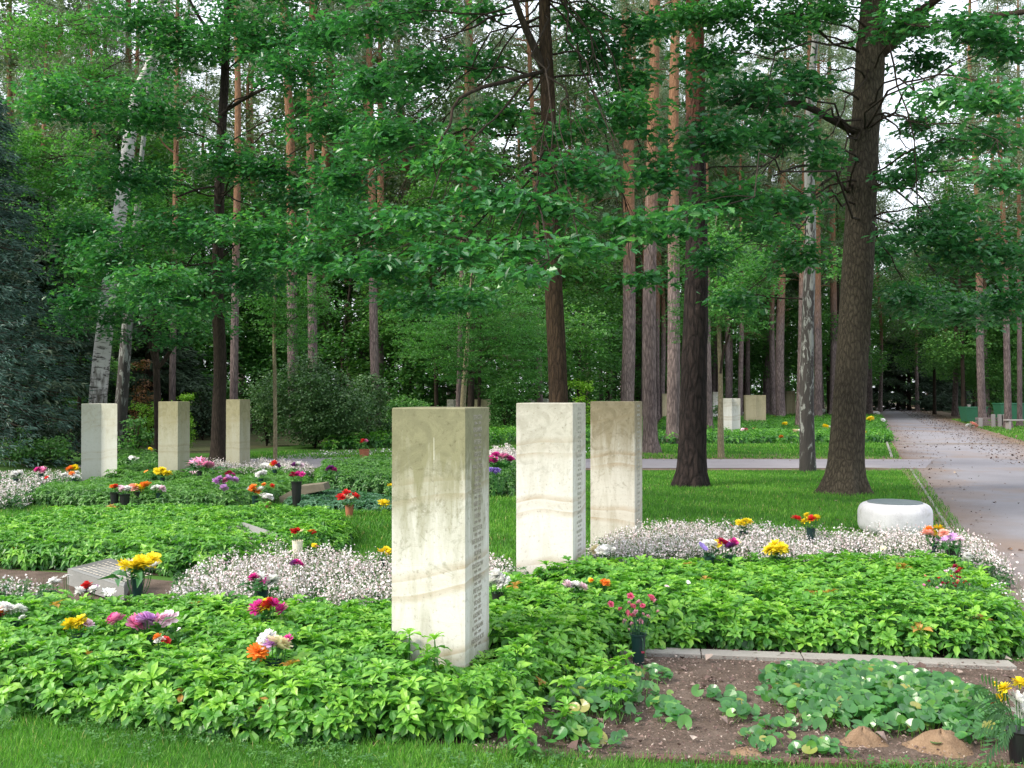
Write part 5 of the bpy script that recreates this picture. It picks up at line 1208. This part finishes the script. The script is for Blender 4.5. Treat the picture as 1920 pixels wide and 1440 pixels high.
# individually visible pines: px at base, base py (or D), variant, width px, label, lean
for i, (px, by, v, wpx, lean, lb) in enumerate((
    (1219,850,0,30,0,'pine with plated trunk just right of the third pillar'),
    (1262,832,3,28,.006,'pine partly hidden by the nearest dark pine, on its left'),
    (1329,811,1,17,0,'pine between the nearest dark pine and the thin sapling'),
    (1464,789,0,19,0,'pine whose foot stands behind yellow blooms right of the tan grooved pillar'),
    (1499,810,2,17,.01,'pine just left of the dark-barked birch'),
    (1534,789,3,17,0,'pine between the dark-barked birch and the thick oak'),
    (1437,778,5,13,0,'slimmer pine touching the right side of the tan grooved pillar'),
    (1397,775,4,11,0,'thin pine rising behind the tan grooved pillar'),
    (1368,770,1,9,0,'thin reddish pine above the white grooved pillar'),
    (1630,776,2,13,-.045,'leaning pine just right of the thick oak'),
    (1774,768,0,14,-.02,'reddish pine standing before the dark spruces by the path end'),
    (1842,796,1,16,0,'tall orange pine beside the grey timber bin'),
    (1890,803,4,14,.01,'pine between the timber bin and the green container'),
    (1233,790,5,10,0,'thin pine seen between two nearer pines right of the third pillar'),
    (1205,795,2,9,.0,'thin pale orange pine just left of the plated pine'),
    (1128,786,4,9,0,'left one of two slim pines above the third pillar'),
    (1149,782,5,9,.012,'right one of two slim pines above the third pillar'),
    (1014,815,1,13,-.015,'pine peeping out left of the slender oak trunk'),
    (707,822,0,19,-.035,'leaning pine with purplish trunk above the light green shrub'),
    (587,824,3,21,-.008,'sunlit orange pine above the light green shrub, left of the leaning one'),
    (437,828,1,17,.02,'orange-topped pine right of the slim dark oak'),
    (322,824,2,14,.0,'pale orange pine behind the forked maple'),
    (295,790,4,9,.0,'thin orange pine left of the pale one at the forked maple'),
    (858,822,2,11,.015,'brown pine trunk left of the birch sapling behind the nearest pillar'),
    (174,800,5,13,.02,'dull pine trunk left of the leaning birch'),
    (1912,800,3,10,0,'pine at the right picture edge behind the green container'))):
    g = G(px, by); base_r = [.26,.24,.22,.28,.2,.27][v]; s = 1.0; want = wpx/2*g[1]/F*.84; sxy = want/(base_r*.95)
    put_pine(g[0], g[1], v, lb, s, rs.rand()*.5, None, lean, 0, sxy if sxy < 1.3 else 1.3)
# birches
def birch(px_spec, base, label, mat, blobs, seed, leafL=.09, up=None, D=None):
    return oak('birch_tree', label, base, D, px_spec, up or [(.2,0,2,.06),(.3,0,4,.02)], blobs, mat, leafL=leafL, depthmul=1.5, seed=seed, leaf=M_BIRCHL, tpl=SIMPL, leafcount=9, ksides=18)
birch([(182,868,36),(183,800,34),(184,750,33),(190,680,32),(203,560,29),(212,480,27),(228,380,25),(239,290,24),(256,180,20),(285,110,16),(300,20,12)],(181,868),'leaning white birch behind the grey folded pillar',M_BIRCH,
      [(60,60,24,80,60),(160,60,25,80,50),(90,160,23,70,50),(180,140,24,70,40),(40,300,23,70,60),(110,360,23,70,50),(60,420,24,60,50),(150,270,24,60,40)],21)
birch([(222,850,26),(226,780,24),(232,700,22),(238,620,20),(246,540,18),(255,440,15),(262,330,9)],(221,850),'second white birch, half hidden right of the leaning one',M_BIRCHD,
      [(290,350,27,80,50),(220,430,27,80,40),(320,480,27,80,40),(260,560,26,50,40),(250,450,26,60,50),(260,350,26,50,50)],22)
birch([(1515,885,32),(1514,850,29),(1513,780,26),(1513,700,24),(1515,600,22),(1519,480,21),(1519,380,20),(1517,300,18),(1520,180,15),(1530,60,12)],(1515,885),'dark-barked birch with white flakes left of the thick oak',M_BIRCHD,
      [(1420,520,21,60,60),(1370,460,20,70,50),(1350,560,21,60,50),(1440,440,22,70,40),(1580,500,21,40,40)],23)
# thin saplings
def sapling(spec, base, label, blobs, seed, leafL=.055, mat=None, branches=()):
    return oak('young_tree', label, base, None, spec, [(.05,0,.6,.01)], blobs, mat or M_SAPB, leafL=leafL, depthmul=1.15, seed=seed, leaf=M_BIRCHL, tpl=SIMPL, leafcount=9, ksides=10, branches=branches)
sapling([(516,868,8),(516,780,7),(515,700,7),(514,620,6),(516,540,5),(520,460,4)],(516,868),'thin pale sapling right of the narrow two-toned pillar',[(540,600,22.5,70,45),(500,560,22.5,60,35),(590,560,22.5,70,45),(560,640,23,50,30)],31)
sapling([(1352,860,13),(1351,800,11),(1351,740,9),(1350,680,8),(1346,600,6),(1342,520,4),(1340,450,3)],(1352,860),'thin young birch standing on the grass before the white grooved pillar',
        [(1340,560,24,90,60),(1390,600,24,60,40),(1300,600,24.5,60,50),(1370,480,24,70,45),(1300,490,24,60,50),(1400,520,25,70,50),(1320,430,24,60,40)],32,
        branches=[[(1351,700,24.3,5),(1356,660,24.2,5),(1366,630,24.1,4),(1372,600,24,2)]])
sapling([(868,830,12),(868,760,11),(872,700,10),(876,640,8),(880,570,6),(884,520,4)],(868,835),'young birch rising behind the nearest pillar',
        [(880,600,26,110,60),(950,640,26,100,50),(820,640,26.5,90,50),(990,600,27,80,50),(780,590,27,70,50),(920,560,26,90,40),(860,690,27,80,35),(1000,680,27,60,40)],33)
# forked maple
oak('maple_tree','small fork-trunked maple behind the olive stained pillar',(298,862),None,[(298,862,17),(297,800,15),(295,740,13),(293,680,12),(290,640,9),(290,600,8),(291,560,6)],[(.05,0,.6,.02)],
    [(200,600,22,70,50),(260,560,22,80,45),(340,600,22,80,45),(400,600,22.5,60,40),(220,520,23,80,45),(140,500,23,70,60),(320,640,22,50,25),(120,600,24,40,50),(160,420,24,60,50)],
    M_TWIG, leafL=.115, depthmul=1.7, seed=41, rb=.65, branches=[[(295,690,23,8),(305,680,23,8),(318,660,23,7),(332,640,22.9,5)],[(292,690,23,7),(282,650,23,6),(270,620,22.9,5)]])
# dark trunk beside the birch sapling
oak('young_oak','dark thin trunk right of the birch sapling behind the nearest pillar',(882,820),None,[(882,820,15),(883,760,13),(884,700,11),(886,640,9)],[(.1,0,1.2,.02)],
    [(1000,640,33,90,45),(900,540,32,100,50),(1080,620,34,80,60),(1000,560,32,80,40)],M_OAKL, leafL=.11, depthmul=1.6, seed=44, leaf=M_UNDER, tpl=SIMPL, rb=.45)

# blue spruce on the left edge
def conifer(x, y, H, Rb, mat, label, name='spruce_tree', n=420, L=.30, needle_w=.10, z0=.6, seed=1, droop=.35, group=None):
    global rs
    keep = rs; rs = np.random.RandomState(seed); root = empty(name, (x,y,0)); tag(root, label, 'tree', group)
    tm = MB(); tube(tm, [(0,0,-.1),(0,0,H*.5),(0,0,H)], [.22,.13,.01], 10); trk = tm.build('trunk', M_TWIG, root)
    bm = MB(); lm = MB(); E = []; DR = []
    for i in range(n):
        f = rs.rand()**.8; z = z0+(H-z0)*f; a = rs.rand()*6.28; rr = Rb*(1-f)**.85*rs.uniform(.75,1.1)+.15
        m_ = 7; t = np.linspace(.15,1,m_); P = np.stack([np.cos(a)*rr*t, np.sin(a)*rr*t, z-droop*rr*t**1.3+.12*rr*t**4],1)
        if i % 2 == 0: tube(bm, np.vstack([[0,0,min(H*.96,P[0,2]+.05)],P[1:]]), np.linspace(.02,.006,m_), 4)
        for j in range(2,m_):
            for q in range(3): E.append(P[j]+rs.randn(3)*[.14,.14,.05]*(.4+rr*.3)); DR.append((math.cos(a),math.sin(a)))
    E = np.array(E); DR = np.array(DR); k = 5; m = len(E)*k
    yaw = np.repeat(np.arctan2(DR[:,1],DR[:,0]),k)+rs.randn(m)*.8
    nd = (np.array([(0,-needle_w,0),(1,0,-.12),(0,needle_w,0),(.4,0,.06)]), {3: np.array([(0,1,3),(3,1,2)])})
    lm.scatter(nd, euler(rs.randn(m)*.5, rs.uniform(-.2,.7,m), yaw)*(L*(.5+.7*rs.rand(m)))[:,None,None], np.repeat(E,k,0)+rs.randn(m,3)*.04, np.clip(np.repeat(.45+rs.randn(len(E))*.2,k)+rs.randn(m)*.15,0,1))
    bm.build('branches', M_TWIG, trk); lm.build('crown', mat, root); rs = keep; return root
g = A(-75,700,21.5); conifer(g[0], g[1], 10.0, 2.6, M_SPR, 'large blue spruce at the left picture edge', 'blue_spruce', 760, .15, .12, .5, 61)
g = A(60,700,29); conifer(g[0], g[1], 7.5, 2.6, M_DARKF, 'dark yew-like conifer behind the blue spruce', 'dark_conifer', 380, .32, .14, .1, 62, .2)
g = A(280,700,36); conifer(g[0], g[1], 6.0, 2.6, M_DARKF, 'dark conifer behind the two birches', 'dark_conifer', 260, .35, .14, .1, 63, .2)
g = A(1745,700,92); conifer(g[0]-2, g[1], 9, 5.5, M_DARKF, 'very dark broad conifer left of the reddish pine at the path end', 'dark_conifer', 420, .55, .16, .1, 64, .15)
g = A(1790,700,96); conifer(g[0]+2, g[1], 10, 5.0, M_DARKF, 'very dark broad conifer right of the reddish pine at the path end', 'dark_conifer', 420, .55, .16, .1, 65, .15)
# shrubs
def shrub(px, py, wpx, hpx, D, mat, label, L=.09, dm=2.4, name='shrub', tpl=None, seed=1, nb=9, group=None, per=8, depth=.8):
    global rs
    keep = rs; rs = np.random.RandomState(seed); c_ = A(px, py, D); Wd = wpx/2*D/F; H = A(px, py-hpx, D)[2]
    root = empty(name, (c_[0], D, 0)); tag(root, label, 'bush', group); lm = MB(); bm = MB(); bl = []
    for i in range(nb):
        a = i*2.4; q = rs.uniform(.1,.75); s_ = Wd*rs.uniform(.2,.48); zc = H*rs.uniform(.2,.9)
        bl.append((Wd*q*math.cos(a), Wd*depth*q*math.sin(a), zc, s_, s_*.9, min(H*.32, s_)*rs.uniform(.7,1)))
        branch(bm, (0,0,0), bl[-1][:3], .02, .006, n=5, k=4)
    bl.append((0,0,H*.35,Wd*.7,Wd*.6,H*.33))
    leaf_blobs(lm, bl, L, tpl or SIMPL, per, dm)
    bm.build('branches', M_TWIG, root); lm.build('foliage', mat, root); rs = keep; return root
shrub(590,830,270,145,29,M_SHRUB,'light green privet-like shrub right of the thin pale sapling',.085,2.4,seed=71,nb=14)
shrub(690,820,130,110,31,M_SHRUB,'light green shrub in front of the leaning pine',.085,2.2,seed=72)
shrub(760,810,130,85,33,M_UNDER,'dull green shrub left of the nearest pillar top',.08,2.2,seed=73)
shrub(500,835,90,120,30,M_SHRUB,'feathery darker shrub just right of the narrow two-toned pillar',.08,2.2,seed=74)
shrub(950,800,120,100,36,M_UNDER,'dark green shrub behind the timber fence',.09,2.2,seed=75)
shrub(1094,790,60,90,37,M_LIME,'bright lime green conical shrub between the second and third pillar',.10,2.4,seed=76,name='shrub')
shrub(1165,790,60,45,45,M_UNDER,'low dark shrub above the third pillar',.10,2.2,seed=77)
shrub(70,885,200,80,22.5,M_DARKF,'dark rhododendron mass at the foot of the blue spruce',.12,2.2,seed=78,nb=12)
shrub(60,880,190,75,21.5,M_PACHF,'sprawling low green shrub left of the grey folded pillar',.07,1.3,seed=79,nb=10)
shrub(255,862,80,85,26,M_UNDER,'low shrub with ragged edge between the two left pillars',.09,1.5,seed=80)
shrub(348,782,50,55,27,M_LIME,'yellow green dwarf conifer above the olive stained pillar',.05,2.6,seed=81,name='dwarf_conifer')
shrub(265,760,60,100,33,M_RED,'russet leaved maple bush right of the second birch',.08,1.0,seed=82,name='japanese_maple')
shrub(280,800,80,50,30,M_LIME,'light green low bush left of the olive stained pillar',.07,1.3,seed=83)
shrub(380,820,80,110,34,M_DARKF,'dark bush in the shade behind the slim oak trunk',.12,2.2,seed=84)
shrub(1350,762,40,22,48,M_PACHF,'low bush on the grave behind the white grooved pillar',.10,2.0,seed=85)
shrub(1885,762,190,110,62,M_UNDER,'leafy shrub behind the green container',.13,1.8,seed=86)
shrub(1250,755,160,60,60,M_UNDER,'far shrub between the thin pines right of the third pillar',.16,2.0,seed=87)
# understory background trees
BV = []
for i, (H, Wd, Lf, tr) in enumerate(((7.5,2.6,.13,.07),(9.5,3.2,.15,.09),(5.5,2.4,.12,.05),(12,3.6,.17,.12),(4.2,2.4,.12,.04),(17,4.2,.2,.16))):
    t, c_ = bushy_tree(H, Wd, Lf, 200+i, tr, .12 if i in (2,4) else .22); t.materials.append(M_TWIG); c_.materials.append(M_UNDER if i != 2 else M_SHRUB); BV.append((t, c_))
t, c_ = bushy_tree(21, 4.0, .20, 230, .2, .36, dm=1.5); t.materials.append(M_PINEB); c_.materials.append(M_PINEN); BV.append((t, c_))
def put_tree(x, y, v, label, s=1.0, rz=0.0, group=None, name='broadleaf_tree'):
    t, c_ = BV[v]; r_ = empty(name, (x,y,0), rz); tag(r_, label, 'tree', group); r_.scale = (s,s,s); obj('trunk', t, r_); obj('crown', c_, r_); return r_
UL = 'green understory tree among the pines of the background wood'; UG = 'understory trees of the background wood'
for (px, D, v, s) in ((230,46,5,.9),(560,48,5,.9),(730,56,5,1),(880,50,5,.95),(1030,60,5,1),(1180,70,5,1),(1330,62,5,.9),(1450,72,5,1),(1560,66,5,.95),(1700,100,5,1.1),(1820,60,5,.9),(1930,68,5,.9),(1740,75,5,.8),(1240,90,5,1.1),(1400,95,5,1.1),(650,42,1,1),(755,41,0,1),(820,40,1,1),(900,38,0,1.05),(1000,42,1,1),(1090,46,1,1),(530,45,3,.9),(470,44,1,1),(380,42,1,1),(300,44,3,1),(200,40,1,1.1),(110,44,3,1),(40,38,1,1.2),(150,33,0,1),
    (690,48,3,1),(800,50,3,1.1),(950,52,3,1.1),(1060,55,3,1),(1140,60,3,1.1),(600,50,3,1.2),(260,55,3,1.3),(420,52,3,1.2),(30,52,3,1.3),
    (1200,66,1,1),(1250,72,3,1),(1300,68,0,1.1),(1350,75,3,1),(1400,70,1,1.1),(1450,78,3,1.1),(1500,72,1,1.2),(1550,80,3,1.1),(1590,85,1,1.2),(1620,95,3,1.1),(1275,80,4,1.4),(1330,84,4,1.3),(1420,82,4,1.4),(1520,84,4,1.4),(1180,62,4,1.2),
    (1680,92,3,1.2),(1650,100,1,1.4),(1830,80,3,1.2),(1870,66,1,1.1),(1900,70,3,1.1),(1980,64,3,1),(1740,120,3,1.4),(1700,130,3,1.4),(1800,66,1,1.1),(1940,64,0,1),(2050,60,1,1.2),(1830,100,3,1.4),
    (840,44,4,1.3),(930,47,4,1.3),(1040,50,4,1.2),(720,44,4,1.3),(560,42,4,1.4),(450,44,4,1.3),(230,38,4,1.2),(330,40,4,1.3),(60,34,4,1.2)):
    a_ = A(px, 700, D); put_tree(a_[0]+rs.randn()*.3, D+rs.randn()*.5, v, UL, s*rs.uniform(.92,1.1), rs.rand()*6.28, UG)
# background pines
BGL = 'tall straight pine standing deep in the background wood'; BGG = 'pines of the background wood'
cnt = 0
r2 = np.random.RandomState(77)
while cnt < 165:
    D = r2.uniform(34, 125); px = r2.uniform(-150, 2070); x = (px-CX)/F*D
    if lx(D)-1.5 < x < rx_(D)+1.2: continue
    if 1190 < px < 1680 and D < 56: continue
    if 450 < px < 1190 and D < 38: continue
    if px > 1500 and D < 58: continue
    if 1370 < px < 1580 and D < 95 and cnt % 4: continue
    if cnt % 3 == 0 and not (1150 < px < 1700 and D < 100): continue
    put_pine(x, D, r2.randint(6), BGL, r2.uniform(.85,1.1), r2.rand()*6.28, BGG, r2.randn()*.015, r2.rand()*6, r2.uniform(.6,.95)); cnt += 1
for px, D in ((20,44),(260,52),(480,46),(600,58),(680,44),(790,62),(870,46),(960,58),(1060,48),(1150,64),(1240,58),(1340,70),(1450,60),(1540,74),(1650,84),(1790,70),(1850,62),(1930,68),(1900,72),(1720,88)):
    x = (px-CX)/F*D
    put_tree(x, D, 6, 'dense-crowned grey green pine in the background wood', rs.uniform(.85,1.15), rs.rand()*6.28, 'dense-crowned pines of the background wood', 'pine_tree')
# far wood: one mass closing the view
fw = MB()
for i in range(260):
    D = rs.uniform(128, 175); px = rs.uniform(-250, 2170); x = (px-CX)/F*D
    if lx(D)-2 < x < rx_(D)+2 and D < 160: continue
    H = rs.uniform(9, 24) if rs.rand() < .6 else rs.uniform(3,7)
    bl = [(x+rs.randn()*2, D+rs.randn()*2, H*f, 3.2, 3, H*.16) for f in (.15,.45,.75,.95)]
    leaf_blobs(fw, bl, .62, QL, 8, .55)
tag(fw.build('distant_wood', M_UNDER), 'distant wood closing the view behind all the pines', 'wood', None, 'stuff')
# ------------------------------------------------------------------ fence, bins, container
g = G(932,803); rt = empty('timber_fence', (g[0],g[1],0)); tag(rt, 'weathered timber fence with two posts seen between the first two pillars', 'fence')
D0 = g[1]; X = lambda px: (px-CX)/F*D0-g[0]
for px, h in ((932,.62),(954,.70)): mb = MB(); box_geo(mb, (X(px),0,h/2), (.09,.09,h), 0, .012); mb.build('post', M_WOODG, rt)
for x0, x1, z in ((905,990,.28),(912,990,.56)): mb = MB(); box_geo(mb, ((X(x0)+X(x1))/2,.07,z), (X(x1)-X(x0),.04,.06), .02, .005); mb.build('rail', M_WOODG, rt)
mb = MB()
for px in (938,944,949): box_geo(mb, (X(px),.02,.22), (.07,.03,.40), 0, .004)
mb.build('slats', M_WOODG, rt)
def container(px0, px1, by, ty, label, mat, slope=.0, depth=.9):
    g = G((px0+px1)/2, by); D0 = g[1]; w_ = (px1-px0)*D0/F; h = A(px0, ty, D0)[2]; rt = empty('waste_container', (g[0],g[1]+depth/2,0)); tag(rt, label, 'container')
    mb = MB(); x = w_/2; xt = x*(1+slope); y = depth/2
    mb.add([(-x*.85,-y*.8,.1),(x*.85,-y*.8,.1),(x*.85,y*.8,.1),(-x*.85,y*.8,.1),(-x,-y,h*.94),(x,-y,h*.94),(x,y,h*.94),(-x,y,h*.94)],[(3,2,1,0),(0,1,5,4),(1,2,6,5),(2,3,7,6),(3,0,4,7)])
    mb.build('body', mat, rt)
    mb = MB(); box_geo(mb, (0,0,h*.97), (w_*1.04, depth*1.05, h*.06), 0, .01); mb.build('lid', mat, rt)
    for sx in (-1,1): mb = MB(); lathe(mb, [(.02,-.0),(.05,0),(.05,.1),(.02,.1)], (sx*x*.7,0,0), 10); mb.build('wheel', M_BLACKP, rt)
    return rt
container(1812,1852,794,763,'small green container left of the tall orange pine',M_GREENP)
container(1876,1925,792,756,'green skip-like container at the right picture edge',M_GREENP)
g = G(1855,802); rt = empty('compost_bin', (g[0],g[1],0)); tag(rt, 'grey timber compost bin between two pines right of the path', 'bin')
D0 = g[1]; X = lambda px: (px-CX)/F*D0-g[0]
for px in (1838,1862,1874,1884):
    mb = MB(); h = .62 if px > 1860 else .45; box_geo(mb, (X(px),0,h/2), (.16,.1,h), 0, .01); mb.build('post', M_CONC, rt)
for i, z in enumerate((.14,.27,.42)): mb = MB(); box_geo(mb, (X(1853),.08,z), (X(1878)-X(1832),.03,.10), 0, .004); mb.build('board', M_WOODG, rt)
mb = MB(); lathe(mb, [(.02,.55),(.34,.58),(.16,.1),(.02,.1)][::-1], (X(1895),.5,0), 4); mb.build('hopper', M_BLACKP, rt)
g = G(1817,790); rt = empty('notice_post', (g[0],g[1],0)); tag(rt, 'grey post left of the small green container', 'post')
mb = MB(); box_geo(mb, (0,0,.45), (.12,.10,.9), 0, .01); mb.build('post', M_CONC, rt); mb = MB(); box_geo(mb, (0,0,.92), (.16,.14,.05), 0, .01); mb.build('cap', M_CONC, rt)
bouquet(1821,798,.15,20,[(WH,'mum',2),(SA,'mum',2)],'white and orange blooms on the ground left of the tall orange pine',None,leaves=5)
g = G(1910,806); rt = empty('garden_bench', (g[0],g[1],0)); tag(rt, 'low pale bench at the right picture edge', 'bench')
mb = MB(); box_geo(mb, (0,0,.42), (1.2,.35,.06), 0, .01); mb.build('seat', M_CONC, rt)
for sx in (-1,1): mb = MB(); box_geo(mb, (sx*.45,0,.195), (.1,.3,.39), 0, .01); mb.build('leg', M_CONC, rt)

# ------------------------------------------------------------------ evergreen ground cover (after the bunches, which press it down)
for px_, py_, r_, z_ in ((990,1130,.24,.20),(1040,1140,.24,.20),(1090,1140,.2,.215),(185,915,.45,.19),(160,925,.4,.19),(215,922,.4,.21),(335,918,.45,.20),(445,912,.45,.20),(310,925,.35,.22)):
    g_ = G(px_, py_); BQ.append((g_[0], g_[1], r_, z_))
for px_, py_, r_ in ((872,1330,.14),(905,1300,.13),(800,1300,.10),(930,1275,.12),(850,1345,.10)):
    g_ = G(px_, py_); BQ.append((g_[0], g_[1], r_, .215))
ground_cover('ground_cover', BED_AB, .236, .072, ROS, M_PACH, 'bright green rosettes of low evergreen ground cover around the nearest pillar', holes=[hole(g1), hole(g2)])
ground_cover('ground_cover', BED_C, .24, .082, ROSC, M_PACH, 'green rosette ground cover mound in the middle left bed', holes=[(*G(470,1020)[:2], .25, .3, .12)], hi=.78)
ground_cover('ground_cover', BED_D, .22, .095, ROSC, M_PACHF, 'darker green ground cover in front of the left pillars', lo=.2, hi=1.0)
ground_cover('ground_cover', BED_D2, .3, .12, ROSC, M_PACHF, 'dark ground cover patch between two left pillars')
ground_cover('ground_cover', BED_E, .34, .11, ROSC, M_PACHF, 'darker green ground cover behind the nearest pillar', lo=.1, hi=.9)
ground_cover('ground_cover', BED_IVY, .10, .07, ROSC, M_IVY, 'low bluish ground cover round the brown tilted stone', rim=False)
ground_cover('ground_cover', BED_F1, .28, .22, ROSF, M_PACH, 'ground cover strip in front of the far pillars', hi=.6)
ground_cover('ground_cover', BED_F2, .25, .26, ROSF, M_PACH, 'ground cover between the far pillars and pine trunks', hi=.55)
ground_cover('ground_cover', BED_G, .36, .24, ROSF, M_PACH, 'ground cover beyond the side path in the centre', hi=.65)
